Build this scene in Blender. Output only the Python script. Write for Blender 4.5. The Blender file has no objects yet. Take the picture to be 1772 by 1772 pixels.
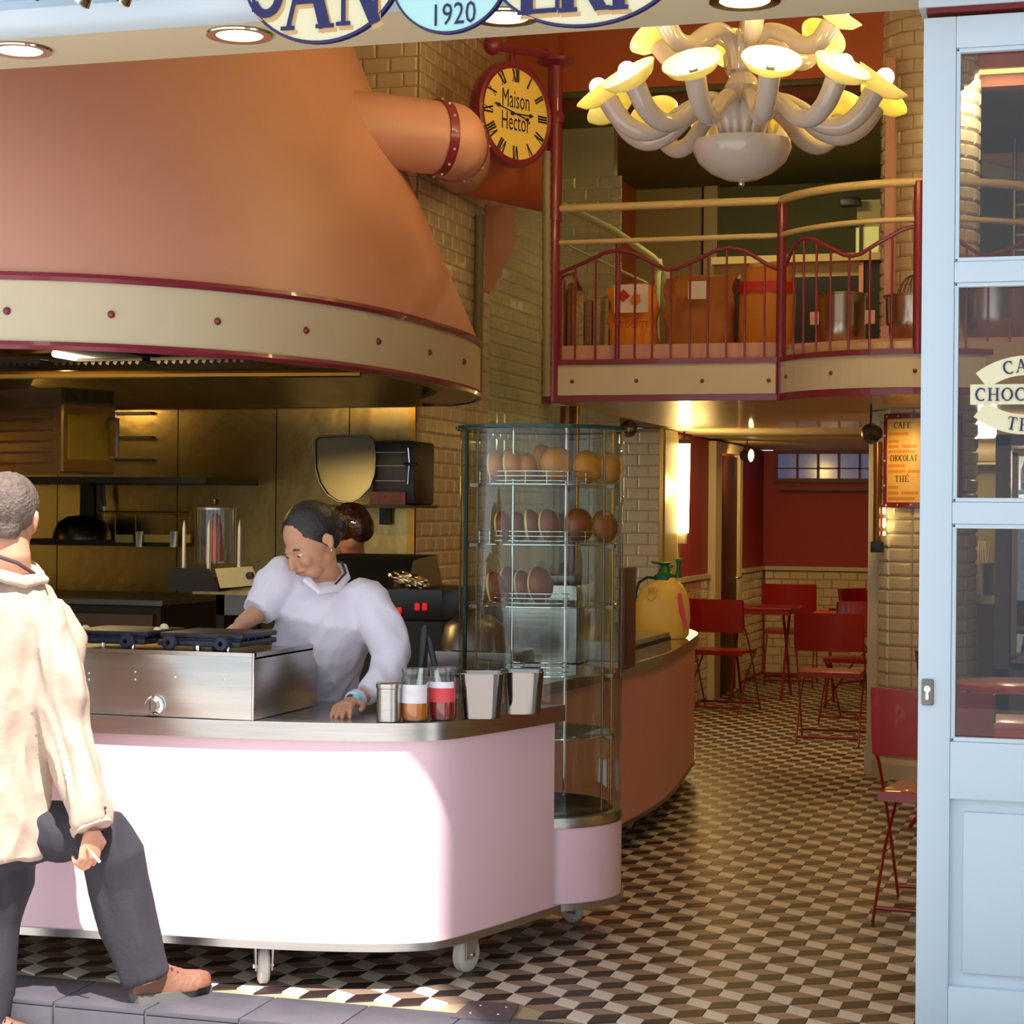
import bpy, bmesh, math, random
import numpy as np
from mathutils import Vector, Matrix
PI = math.pi
random.seed(7)
S = bpy.context.scene
COL = S.collection

# ------------------------------------------------------------ camera
CAM_H = 1.45; YAW = math.radians(16.84); FPX = 3350.0
cd = bpy.data.cameras.new('camera'); cam = bpy.data.objects.new('camera', cd); COL.objects.link(cam)
cd.sensor_fit = 'HORIZONTAL'; cd.sensor_width = 36; cd.lens = 36 * FPX / 1772
cam.matrix_world = Matrix.Translation((0, 0, CAM_H)) @ Matrix.Rotation(YAW, 4, 'Z') @ Matrix.Rotation(PI / 2 + 2 / FPX, 4, 'X') @ Matrix.Rotation(.009, 4, 'Z')
cd.clip_start = .05; cd.clip_end = 200
S.camera = cam
CR = cam.matrix_world.to_3x3()

# ------------------------------------------------------------ world, sun, exposure
S.view_settings.view_transform = 'Standard'; S.view_settings.look = 'None'
S.view_settings.gamma = 1; S.view_settings.use_curve_mapping = False
S.view_settings.exposure = 0.0
wd = bpy.data.worlds.new('world'); S.world = wd; wd.use_nodes = True
bgn = wd.node_tree.nodes['Background']; bgn.inputs[0].default_value = (.84, .93, 1, 1); bgn.inputs[1].default_value = 1.28
sd = bpy.data.lights.new('sun', 'SUN'); sd.energy = 10; sd.angle = .009; sd.color = (1, .95, .9)
sun = bpy.data.objects.new('sun', sd); COL.objects.link(sun)
SUNV = Vector((-0.2831, 0.4046, -0.8695))
sun.rotation_euler = SUNV.to_track_quat('-Z', 'Y').to_euler()
WARM = (1, .63, .18)
def lamp(kind, loc, e, col=WARM, size=.1, aim=None, sy=None, angle=None):
    l = bpy.data.lights.new('lamp_light', kind); l.energy = e; l.color = col
    if kind == 'AREA':
        l.size = size
        if sy: l.shape = 'RECTANGLE'; l.size_y = sy
    else: l.shadow_soft_size = size
    if kind == 'SPOT': l.spot_size = angle or 1.2; l.spot_blend = .6
    o = bpy.data.objects.new('lamp_light', l); COL.objects.link(o); o.location = loc
    if aim is not None: o.rotation_euler = (Vector(aim) - Vector(loc)).to_track_quat('-Z', 'Y').to_euler()
    return o

# ------------------------------------------------------------ measuring: a sight line met with a real plane of the room
def ray(x, y): return CR @ Vector(((x - 886) / FPX, -(y - 886) / FPX, -1))
CC = Vector((0, 0, CAM_H))
def at_d(x, y, d): return CC + ray(x, y) * d
def at_z(x, y, z): r = ray(x, y); return CC + r * ((z - CAM_H) / r.z)
def at_y(x, y, Y): r = ray(x, y); return CC + r * (Y / r.y)
def at_x(x, y, X): r = ray(x, y); return CC + r * (X / r.x)

# ------------------------------------------------------------ materials
def lin(c): return tuple((v / 12.92 if v <= .04045 else ((v + .055) / 1.055) ** 2.4) for v in c)
MATS = {}
def mat(name, rgb, rough=.5, metal=0, var=.06, scale=8, bump=0, bscale=60, emit=0, ecol=None, trans=0, spec=.5, coat=0, alpha=1, stretch=None, sss=0):
    """procedural principled material: noise in tone, fine bump"""
    if name in MATS: return MATS[name]
    m = bpy.data.materials.new(name); m.use_nodes = True; MATS[name] = m
    n = m.node_tree; b = n.nodes['Principled BSDF']
    c = lin(tuple(v / 255 for v in rgb))
    b.inputs['Roughness'].default_value = rough; b.inputs['Metallic'].default_value = metal
    b.inputs['Specular IOR Level'].default_value = spec
    tc = n.nodes.new('ShaderNodeTexCoord'); mp = n.nodes.new('ShaderNodeMapping')
    n.links.new(tc.outputs['Object'], mp.inputs[0])
    if stretch: mp.inputs['Scale'].default_value = stretch
    if var:
        nz = n.nodes.new('ShaderNodeTexNoise'); nz.inputs['Scale'].default_value = scale; nz.inputs['Detail'].default_value = 3
        n.links.new(mp.outputs[0], nz.inputs[0])
        rp = n.nodes.new('ShaderNodeMix'); rp.data_type = 'RGBA'
        rp.inputs[6].default_value = tuple(max(0, v * (1 - var * 1.6)) for v in c) + (1,)
        rp.inputs[7].default_value = tuple(min(1, v * (1 + var * 1.6)) for v in c) + (1,)
        n.links.new(nz.outputs[0], rp.inputs[0]); n.links.new(rp.outputs[2], b.inputs['Base Color'])
    else: b.inputs['Base Color'].default_value = c + (1,)
    if bump:
        nb = n.nodes.new('ShaderNodeTexNoise'); nb.inputs['Scale'].default_value = bscale; nb.inputs['Detail'].default_value = 4
        n.links.new(mp.outputs[0], nb.inputs[0])
        bp = n.nodes.new('ShaderNodeBump'); bp.inputs['Strength'].default_value = bump; bp.inputs['Distance'].default_value = .01
        n.links.new(nb.outputs[0], bp.inputs['Height']); n.links.new(bp.outputs[0], b.inputs['Normal'])
    if emit:
        e = ecol or rgb
        b.inputs['Emission Color'].default_value = lin(tuple(v / 255 for v in e)) + (1,); b.inputs['Emission Strength'].default_value = emit
    if trans: b.inputs['Transmission Weight'].default_value = trans
    if coat: b.inputs['Coat Weight'].default_value = coat
    if alpha < 1: b.inputs['Alpha'].default_value = alpha
    if sss: b.inputs['Subsurface Weight'].default_value = sss; b.inputs['Subsurface Scale'].default_value = .01; b.inputs['Subsurface Radius'].default_value = (1, .85, .5) if sss > .5 else (1, .35, .2)
    return m
def glass(name, tint=(235, 245, 240), refl=.1, rough=0.0):
    """thin pane: clear tinted transmission with a mirror coat that grows at grazing angles"""
    if name in MATS: return MATS[name]
    m = bpy.data.materials.new(name); m.use_nodes = True; MATS[name] = m
    n = m.node_tree; n.nodes.clear()
    o = n.nodes.new('ShaderNodeOutputMaterial'); mx = n.nodes.new('ShaderNodeMixShader')
    t = n.nodes.new('ShaderNodeBsdfTransparent'); g = n.nodes.new('ShaderNodeBsdfGlossy')
    t.inputs[0].default_value = lin(tuple(v / 255 for v in tint)) + (1,); g.inputs['Roughness'].default_value = rough
    f = n.nodes.new('ShaderNodeLayerWeight'); f.inputs['Blend'].default_value = .25
    mr = n.nodes.new('ShaderNodeMapRange'); mr.inputs[3].default_value = refl * .35; mr.inputs[4].default_value = min(1, refl * 6)
    n.links.new(f.outputs['Facing'], mr.inputs[0]); n.links.new(mr.outputs[0], mx.inputs[0])
    n.links.new(t.outputs[0], mx.inputs[1]); n.links.new(g.outputs[0], mx.inputs[2]); n.links.new(mx.outputs[0], o.inputs[0])
    return m

# ------------------------------------------------------------ mesh helper
class B:
    def __init__(s): s.bm = bmesh.new(); s.mi = 0
    def _set(s, fs):
        for f in fs: f.material_index = s.mi
    def m(s, i): s.mi = i; return s
    def box(s, c, d, rz=0, M=None, bev=0):
        T = Matrix.Translation(c) @ (M.to_4x4() if M is not None else Matrix.Rotation(rz, 4, 'Z')) @ Matrix.Diagonal((d[0], d[1], d[2], 1))
        r = bmesh.ops.create_cube(s.bm, size=1, matrix=T)
        fs = {f for v in r['verts'] for f in v.link_faces}; s._set(fs)
        if bev:
            es = list({e for v in r['verts'] for e in v.link_edges})
            q = bmesh.ops.bevel(s.bm, geom=es, offset=bev, segments=2, affect='EDGES', profile=.6); s._set(q['faces'])
        return s
    def cube2(s, a, b, bev=0):
        return s.box([(a[i] + b[i]) / 2 for i in range(3)], [abs(b[i] - a[i]) for i in range(3)], bev=bev)
    def ringloft(s, rings, cap=True, closed=True):
        vs = [[s.bm.verts.new(p) for p in r] for r in rings]; n = len(vs[0])
        for a, b in zip(vs, vs[1:]):
            for i in range(n if closed else n - 1):
                f = s.bm.faces.new((a[i], a[(i + 1) % n], b[(i + 1) % n], b[i])); f.material_index = s.mi; f.smooth = True
        if cap:
            for r, rev in ((vs[0], True), (vs[-1], False)):
                if n > 2:
                    f = s.bm.faces.new(list(reversed(r)) if rev else r); f.material_index = s.mi
        return s
    def tube(s, pts, r, seg=8, cap=True, closed=False, flat=None, up=None):
        """sweep along points; r number or list; flat = squash second axis (number or list)"""
        P = [Vector(p) for p in pts]; n = len(P)
        R_ = r if isinstance(r, (list, tuple)) else [r] * n
        FL = flat if isinstance(flat, (list, tuple)) else [flat or 1] * n
        rings = []; ref = Vector(up) if up else None
        for i in range(n):
            t = (P[(i + 1) % n] - P[i - 1]) if closed else (P[min(i + 1, n - 1)] - P[max(i - 1, 0)])
            t.normalize()
            if ref is None:
                ref = Vector((0, 0, 1)) if abs(t.z) < .9 else Vector((1, 0, 0))
            u = (ref - t * ref.dot(t)).normalized(); v = t.cross(u)
            ref = u if not up else Vector(up)
            rings.append([P[i] + u * math.cos(a) * R_[i] + v * math.sin(a) * R_[i] * FL[i] for a in [2 * PI * k / seg for k in range(seg)]])
        if closed: rings.append(rings[0]); 
        return s.ringloft(rings, cap and not closed)
    def cyl(s, a, b, r, r2=None, seg=16, cap=True): return s.tube([a, b], [r, r if r2 is None else r2], seg, cap)
    def lathe(s, prof, c=(0, 0, 0), seg=24, a0=0, a1=2 * PI, M=None, cap=False, n_=None):
        full = abs(a1 - a0 - 2 * PI) < 1e-6
        M = M if M is not None else Matrix.Identity(3); c = Vector(c)
        rings = []
        for (r, z) in prof:
            rings.append([c + M @ Vector((r * math.cos(a0 + (a1 - a0) * k / seg), r * math.sin(a0 + (a1 - a0) * k / seg), z)) for k in range(seg if full else seg + 1)])
        return s.ringloft(rings, cap, full)
    def ball(s, c, r, sc=(1, 1, 1), seg=16, M=None):
        n = max(6, seg // 2)
        prof = [(max(1e-4, math.sin(PI * i / n)) * r, -math.cos(PI * i / n) * r) for i in range(n + 1)]
        MM = (M if M is not None else Matrix.Identity(3)) @ Matrix.Diagonal(sc)
        return s.lathe(prof, c, seg, M=MM)
    def prism(s, out, z0, z1):
        a = [s.bm.verts.new((p[0], p[1], z0)) for p in out]; b = [s.bm.verts.new((p[0], p[1], z1)) for p in out]; n = len(out)
        for i in range(n):
            f = s.bm.faces.new((a[i], a[(i + 1) % n], b[(i + 1) % n], b[i])); f.material_index = s.mi
        for r in (list(reversed(a)), b):
            f = s.bm.faces.new(r); f.material_index = s.mi
        return s
    def slab(s, pts, th, nrm):
        """planar polygon given in 3D, thickened along nrm"""
        nrm = Vector(nrm).normalized() * th
        a = [s.bm.verts.new(Vector(p)) for p in pts]; b = [s.bm.verts.new(Vector(p) + nrm) for p in pts]; n = len(pts)
        for i in range(n):
            f = s.bm.faces.new((a[i], a[(i + 1) % n], b[(i + 1) % n], b[i])); f.material_index = s.mi
        for r in (list(reversed(a)), b):
            f = s.bm.faces.new(r); f.material_index = s.mi
        return s
    def quad(s, *p):
        f = s.bm.faces.new([s.bm.verts.new(Vector(q)) for q in p]); f.material_index = s.mi; return s
    def xf(s, M): bmesh.ops.transform(s.bm, matrix=M, verts=s.bm.verts); return s
WM = {}
def new_obj(name, data, parent=None):
    o = bpy.data.objects.new(name, data); COL.objects.link(o)
    if parent is not None: o.parent = parent
    return o
def mats_to(me, m):
    for k in (m if isinstance(m, (list, tuple)) else [m]): me.materials.append(k)
def part(name, b, m, parent=None, world=True, smooth=None, label=None):
    """link a mesh as ONE object; world coordinates are brought into the parent's frame"""
    bmesh.ops.recalc_face_normals(b.bm, faces=b.bm.faces)
    M = WM.get(parent.name) if parent is not None else None
    if M is not None and world: b.xf(M.inverted())
    me = bpy.data.meshes.new(name); b.bm.to_mesh(me); b.bm.free()
    mats_to(me, m)
    if smooth is not None:
        for p in me.polygons: p.use_smooth = smooth
    if smooth is None or smooth:
        try: me.set_sharp_from_angle(angle=.7)
        except Exception: pass
    o = new_obj(name, me, parent)
    WM[o.name] = M if M is not None else Matrix.Identity(4)
    if label: o['label'] = label
    return o
def thing(name, label, cat, loc=(0, 0, 0), rz=0, group=None, kind=None):
    o = bpy.data.objects.new(name, None); COL.objects.link(o); o.empty_display_size = .05
    o.location = loc; o.rotation_euler = (0, 0, rz)
    WM[o.name] = Matrix.Translation(loc) @ Matrix.Rotation(rz, 4, 'Z')
    if label: o['label'] = label
    if cat: o['category'] = cat
    if group: o['group'] = group
    if kind: o['kind'] = kind
    return o
def tag(o, label, cat, group=None):
    o['label'] = label; o['category'] = cat
    if group: o['group'] = group
    return o
def struct(name, b, m, label=None, **k):
    o = part(name, b, m, **k); o['kind'] = 'structure'
    if label: o['label'] = label
    return o
def dup(root, loc, rz=0, label=None, group=None, scale=None):
    def cp(o, par):
        c = o.copy(); COL.objects.link(c)
        if par is not None: c.parent = par
        for ch in list(o.children): cp(ch, c)
        return c
    r = cp(root, None); r.location = loc; r.rotation_euler = (0, 0, rz)
    if scale: r.scale = scale
    if label: r['label'] = label
    if group: r['group'] = group
    WM[r.name] = Matrix.Translation(loc) @ Matrix.Rotation(rz, 4, 'Z')
    return r

# ------------------------------------------------------------ lettering
def arc(cx, cy, rx, ry, a0, a1, n=10): return [(cx + rx * math.cos(math.radians(a0 + (a1 - a0) * i / n)), cy + ry * math.sin(math.radians(a0 + (a1 - a0) * i / n))) for i in range(n + 1)]
TK, TN = .15, .055
def sf(x, y, w=.26): return ([(x - w / 2, y), (x + w / 2, y)], .05)
GL = {
 'A': (.95, [([(.12, 0), (.46, 1)], TN), ([(.46, 1), (.82, 0)], TK), ([(.24, .34), (.68, .34)], TN), sf(.12, .02), sf(.82, .02, .34)]),
 'B': (.75, [([(.15, 0), (.15, 1)], TK), (arc(.3, .76, .3, .22, 90, -90), .09), (arc(.3, .28, .36, .26, 90, -90), .1), sf(.2, .98), sf(.2, .02)]),
 'C': (.85, [(arc(.48, .5, .36, .48, 50, 310, 18), .1), (arc(.48, .5, .37, .46, 120, 240, 8), TK), ([(.74, .68), (.74, .95)], .05)]),
 'E': (.78, [([(.18, 0), (.18, 1)], TK), ([(.18, .97), (.7, .97)], TN), ([(.18, .5), (.55, .5)], TN), ([(.18, .03), (.72, .03)], TN), ([(.7, .97), (.7, .76)], .05), ([(.55, .4), (.55, .6)], .05), ([(.73, .03), (.73, .26)], .05), sf(.14, .98), sf(.14, .02)]),
 'F': (.72, [([(.18, 0), (.18, 1)], TK), ([(.18, .97), (.68, .97)], TN), ([(.18, .5), (.52, .5)], TN), ([(.67, .97), (.67, .74)], .05), ([(.52, .4), (.52, .6)], .05), sf(.18, .02, .34)]),
 'H': (.95, [([(.2, 0), (.2, 1)], TK), ([(.76, 0), (.76, 1)], TK), ([(.2, .5), (.76, .5)], TN), sf(.2, .02, .34), sf(.76, .02, .34), sf(.2, .98, .34), sf(.76, .98, .34)]),
 'I': (.42, [([(.2, 0), (.2, 1)], TK), sf(.2, .02, .34), sf(.2, .98, .34)]),
 'L': (.72, [([(.2, 0), (.2, 1)], TK), ([(.2, .03), (.68, .03)], TN), ([(.67, .03), (.67, .28)], .05), sf(.2, .98, .34)]),
 'N': (.95, [([(.18, 0), (.18, 1)], TN), ([(.16, 1), (.78, 0)], TK), ([(.78, 0), (.78, 1)], TN), sf(.18, .02), sf(.12, .98), sf(.78, .98)]),
 'O': (.92, [(arc(.46, .5, .37, .48, 0, 360, 22), .08), (arc(.46, .5, .37, .44, 125, 235, 8), TK), (arc(.46, .5, .37, .44, -55, 55, 8), TK)]),
 'R': (.88, [([(.18, 0), (.18, 1)], TK), (arc(.34, .74, .3, .24, 90, -90), .1), ([(.36, .5), (.76, .02)], TK), sf(.18, .02, .34), sf(.14, .98), sf(.8, .02)]),
 'S': (.7, [(arc(.36, .74, .24, .23, 20, 270, 12), .1), (arc(.34, .27, .27, .25, 90, -160, 12), .12), ([(.6, .76), (.6, .96)], .05), ([(.08, .06), (.08, .26)], .05)]),
 'T': (.82, [([(.4, 0), (.4, 1)], TK), ([(.06, .97), (.74, .97)], TN), ([(.06, .97), (.06, .76)], .05), ([(.74, .97), (.74, .76)], .05), sf(.4, .02, .34)]),
 'V': (.85, [([(.1, 1), (.42, 0)], TK), ([(.42, 0), (.74, 1)], TN), sf(.1, .98), sf(.74, .98)]),
 'X': (.85, [([(.1, 1), (.74, 0)], TK), ([(.1, 0), (.74, 1)], TN), sf(.1, .98), sf(.74, .98), sf(.1, .02), sf(.74, .02)]),
 ' ': (.4, []),
}
GL['É'] = (GL['E'][0], GL['E'][1] + [([(.4, 1.08), (.58, 1.26)], .08)])
def text_w(t, h, sx=1, sp=.04): return sum(GL[c][0] + sp for c in t) * h * sx
def glyphs(b, t, place, h, sx=1, sp=.04, th=.002):
    """place(u, v, w) -> world point on the lettered surface (w = height over it)"""
    x = -text_w(t, h, sx, sp) / 2
    si = 0
    for c in t:
        adv, st = GL[c]
        for pts, w in st:
            si += 1; oz = .00012 * (si % 9)
            if len(pts) > 2:
                V = [Vector((p[0] * sx, p[1])) for p in pts]; cl = (V[0] - V[-1]).length < 1e-4; rows = []
                for i_, v_ in enumerate(V):
                    a_ = V[i_ - 1] if i_ else (V[-2] if cl else V[0]); c_ = V[i_ + 1] if i_ < len(V) - 1 else (V[1] if cl else V[-1]); d = (c_ - a_).normalized(); nn = Vector((-d.y, d.x)) * w / 2
                    rows.append([b.bm.verts.new(place(x + k.x * h, k.y * h, ww)) for k, ww in ((v_ + nn, 0), (v_ + nn, th + oz), (v_ - nn, th + oz), (v_ - nn, 0))])
                for r0, r1 in zip(rows, rows[1:]):
                    for k_ in range(3):
                        f = b.bm.faces.new((r0[k_], r0[k_ + 1], r1[k_ + 1], r1[k_])); f.material_index = b.mi
                for r0 in (rows[0], rows[-1]): b.bm.faces.new(r0).material_index = b.mi
                continue
            for p, q in zip(pts, pts[1:]):
                p = Vector((p[0] * sx, p[1])); q = Vector((q[0] * sx, q[1])); d = q - p
                if d.length < 1e-6: continue
                d.normalize(); nn = Vector((-d.y, d.x)) * w / 2; e = d * (.02 if len(pts) > 2 else 0)
                c4 = [p - e + nn, p - e - nn, q + e - nn, q + e + nn]
                lo = [b.bm.verts.new(place(x + k.x * h, k.y * h, 0)) for k in c4]; hi = [b.bm.verts.new(place(x + k.x * h, k.y * h, th + oz)) for k in c4]
                for f in ((lo[3], lo[2], lo[1], lo[0]), hi, *[(lo[i], lo[(i + 1) % 4], hi[(i + 1) % 4], hi[i]) for i in range(4)]):
                    f = b.bm.faces.new(f); f.material_index = b.mi
        x += (adv + sp) * h * sx
    return b
def flat_place(o, X, Y, N):
    o, X, Y, N = Vector(o), Vector(X).normalized(), Vector(Y).normalized(), Vector(N).normalized()
    return lambda u, v, w: o + X * u + Y * v + N * w
def font_text(b, t, o, X, Y, N, h, sx=1, th=.002, shear=0):
    cu = bpy.data.curves.new('t', 'FONT'); cu.body = t; cu.size = 1; cu.align_x = 'CENTER'; cu.resolution_u = 2; cu.shear = shear
    ob = bpy.data.objects.new('t', cu); COL.objects.link(ob)
    dg = bpy.context.evaluated_depsgraph_get(); me = bpy.data.meshes.new_from_object(ob.evaluated_get(dg))
    pl = flat_place(o, X, Y, N)
    vs = [b.bm.verts.new(pl(v.co.x * h * sx, v.co.y * h, th)) for v in me.vertices]
    for p in me.polygons:
        try: f = b.bm.faces.new([vs[i] for i in p.vertices]); f.material_index = b.mi
        except ValueError: pass
    bpy.data.objects.remove(ob); bpy.data.curves.remove(cu); bpy.data.meshes.remove(me)
    return b

# ------------------------------------------------------------ palette
M_tile = mat('cream_tile', (222, 208, 178), .12, var=.1, scale=2.5, coat=.6)
M_tileg = mat('greenish_tile', (196, 196, 160), .15, var=.08, scale=2, coat=.4)
M_grout = mat('grout', (158, 142, 112), .9, bump=.2)
M_plum = mat('plum_paint', (132, 38, 58), .3, var=.05, coat=.4)
M_salmon = mat('salmon_paint', (208, 152, 132), .45, var=.03, scale=3)
M_salmond = mat('orange_paint', (196, 104, 60), .5, var=.04)
M_cream = mat('cream_paint', (214, 200, 168), .45, var=.03)
M_pink = mat('pink_enamel', (242, 206, 218), .35, var=.02, scale=2, coat=.15)
M_pinkd = mat('rose_enamel', (216, 150, 140), .4, var=.03, scale=2)
M_steel = mat('brushed_steel', (196, 192, 188), .27, 1, var=.12, scale=3, stretch=(1, 1, 14), bump=.06, bscale=5)
M_steelw = mat('wall_steel', (178, 150, 92), .24, 1, var=.2, scale=1.6, bump=1.0, bscale=2.2)
M_dsteel = mat('dull_steel', (122, 116, 112), .35, 1, var=.15, scale=6)
M_chrome = mat('chrome', (230, 230, 228), .08, 1, var=0)
M_black = mat('black_iron', (22, 21, 24), .38, var=.15)
M_dark = mat('dark_void', (26, 20, 16), .7, var=.1)
M_blue = mat('pale_blue_paint', (196, 212, 226), .42, var=.02, scale=2)
M_red = mat('red_lacquer', (150, 20, 14), .38, var=.08, coat=.3)
M_orange = mat('orange_lacquer', (214, 66, 32), .3, var=.06, coat=.4)
M_redwall = mat('red_wall', (164, 52, 66), .6, var=.05)
M_green = mat('green_plaster', (96, 104, 66), .7, var=.06)
M_brass = mat('brass', (190, 140, 60), .25, 1)
M_white = mat('white_porcelain', (226, 216, 208), .14, var=.02, coat=.7)
M_cup = mat('cream_glass', (250, 246, 206), .25, var=.02, coat=.3, sss=.9)
M_lamp = mat('lit_bulb', (255, 240, 210), emit=28, ecol=(255, 226, 170))
M_tube = mat('lit_tube', (255, 244, 220), emit=14, ecol=(255, 226, 160))
M_down = mat('lit_downlight', (255, 240, 205), emit=5, ecol=(255, 236, 190))
M_nav = mat('navy_enamel', (26, 26, 88), .3, var=.03)
M_sign = mat('cream_enamel', (232, 222, 184), .28, var=.03, coat=.4)
M_signb = mat('aqua_enamel', (178, 226, 226), .25, var=.04, coat=.4)
M_tan = mat('tan_enamel', (206, 164, 110), .3)
M_glass = glass('pane_glass', (238, 246, 242), .12)
M_glassd = glass('door_glass', (226, 228, 236), .1)
M_glassj = glass('jar_glass', (240, 246, 246), .25)
M_gedge = mat('glass_edge', (26, 62, 56), .1, trans=.2)
M_skin = mat('skin', (206, 150, 122), .5, var=.05, scale=20, sss=.12)
M_skin2 = mat('skin_brown', (196, 142, 112), .5, var=.05, scale=20, sss=.12)
# ============================================================ SETTING
# street and step
b = B(); b.cube2((-9, -6, -.25), (7, 5.06, -.15)); struct('trim_1', b, mat('street_paving', (178, 174, 170), .8, var=.1, bump=.3))
M_slate = mat('slate_tile', (84, 82, 90), .42, var=.12, scale=14, bump=.08)
b = B(); b.cube2((-5, 5.075, -.25), (1.4, 5.33, -.012)); step = struct('trim_2', b, M_grout, label='grey stone doorstep')
XJ = [-2.93 + .298 * k for k in range(-5, 13)]
for x0, x1 in zip(XJ, XJ[1:]):
    b = B(); b.box(((x0 + x1) / 2, 5.195, -.006), (x1 - x0 - .005, .262, .014), bev=.003); part('step_tile', b, M_slate, step)
    b = B(); b.box(((x0 + x1) / 2, 5.068, -.083), (x1 - x0 - .005, .012, .135), bev=.003); part('riser_tile', b, M_slate, step)
hp = [at_z(780, 1763, .001), at_z(814, 1734, .001), at_z(899, 1740, .001), at_z(882, 1768, .001)]
b = B(); b.slab(hp, .004, (0, 0, 1)); plate = thing('floor_plate', 'dark scratched metal plate let into floor where tiles meet doorstep', 'plate', hp[0])
part('plate', b, mat('dark_plate', (92, 84, 90), .5, .3, var=.3, scale=40), plate)
b = B()
for k in ((.25, .3), (.75, .3), (.3, .75), (.8, .75)):
    p = hp[0].lerp(hp[1], k[1]).lerp(hp[3].lerp(hp[2], k[1]), k[0]); b.ball((p.x, p.y, .006), .006, (1, 1, .4), 8)
part('screw', b, M_chrome, plate)

# floor: cube-pattern tiles, each its own rhomb
b = B(); b.cube2((-4.8, 5.33, -.06), (2.6, 17.7, -.006)); floor = struct('floor', b, M_grout, label='floor of white, brown and black rhomb tiles laid as cubes')
TP = .1483; TA = TP / math.sqrt(3)
def dirv(a): return Vector((math.cos(math.radians(a)) * TA, math.sin(math.radians(a)) * TA))
S30, S150, S270 = dirv(30), dirv(150), dirv(270)
KINDS = {'white': (S150, S270, mat('white_floor_tile', (208, 196, 184), .42, var=.06, scale=5)), 'dark': (S270, S30, mat('black_floor_tile', (50, 38, 36), .42, var=.1, scale=5)), 'brown': (S30, S150, mat('brown_floor_tile', (142, 118, 102), .42, var=.08, scale=5))}
def rhomb_mesh(name, p, q, m):
    c = (p + q) / 2; cs = [-c, p - c, q + p - c, q - c]
    lo = [v * .985 for v in cs]; hi = [v * .955 for v in cs]
    me = bpy.data.meshes.new(name); me.from_pydata([(v.x, v.y, -.006) for v in lo] + [(v.x, v.y, 0) for v in hi], [], [(4, 5, 6, 7), (0, 1, 5, 4), (1, 2, 6, 5), (2, 3, 7, 6), (3, 0, 4, 7)])
    me.materials.append(m); return me
RM = {k: rhomb_mesh('floor_tile', *v) for k, v in KINDS.items()}
hx = Vector((-1.048, 5.671)) - (S270 + S30) / 2
near, far = [], []
for j in range(-4, 100):
    for i in range(-24, 26):
        c = hx + Vector((TP * (i + .5 * (j % 2)), 1.5 * TA * j))
        for k, (p, q, m) in KINDS.items():
            o = c + (p + q) / 2
            if o.y < 5.375 or o.y > 17.5 or o.x < -3.5 or o.x > 1.3: continue
            if -1.80 < o.x < -1.53 and o.y < 5.46: continue
            v = CR.transposed() @ (Vector((o.x, o.y, 0)) - CC); px = 886 + FPX * v.x / -v.z; py = 886 - FPX * v.y / -v.z
            front = not (px < 970 and o.y > 5.72)
            (near if (0 < px < 1575 and py < 1790 and front and not (px < 1075 and o.y > 6.2)) else far).append((o.y, o, k))
near.sort(key=lambda t: t[0]); far += near[300:]; near = near[:300]
for _, o, k in near:
    t = new_obj('floor_tile', RM[k], floor); t.location = (o.x, o.y, random.uniform(-.0006, 0))
vs, fs, mi = [], [], []
for _, o, k in far:
    p, q, m = KINDS[k]; c = (p + q) / 2; cs = [-c, p - c, q + p - c, q - c]; n = len(vs)
    vs += [(o.x + v.x * .985, o.y + v.y * .985, -.006) for v in cs] + [(o.x + v.x * .955, o.y + v.y * .955, 0) for v in cs]
    fs += [tuple(n + a for a in f) for f in ((4, 5, 6, 7), (0, 1, 5, 4), (1, 2, 6, 5), (2, 3, 7, 6), (3, 0, 4, 7))]; mi += [list(KINDS).index(k)] * 5
me = bpy.data.meshes.new('floor_tiles'); me.from_pydata(vs, [], fs); mats_to(me, [v[2] for v in KINDS.values()])
for p, i in zip(me.polygons, mi): p.material_index = i
o = new_obj('floor_tiles', me, floor); o['kind'] = 'stuff'

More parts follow.
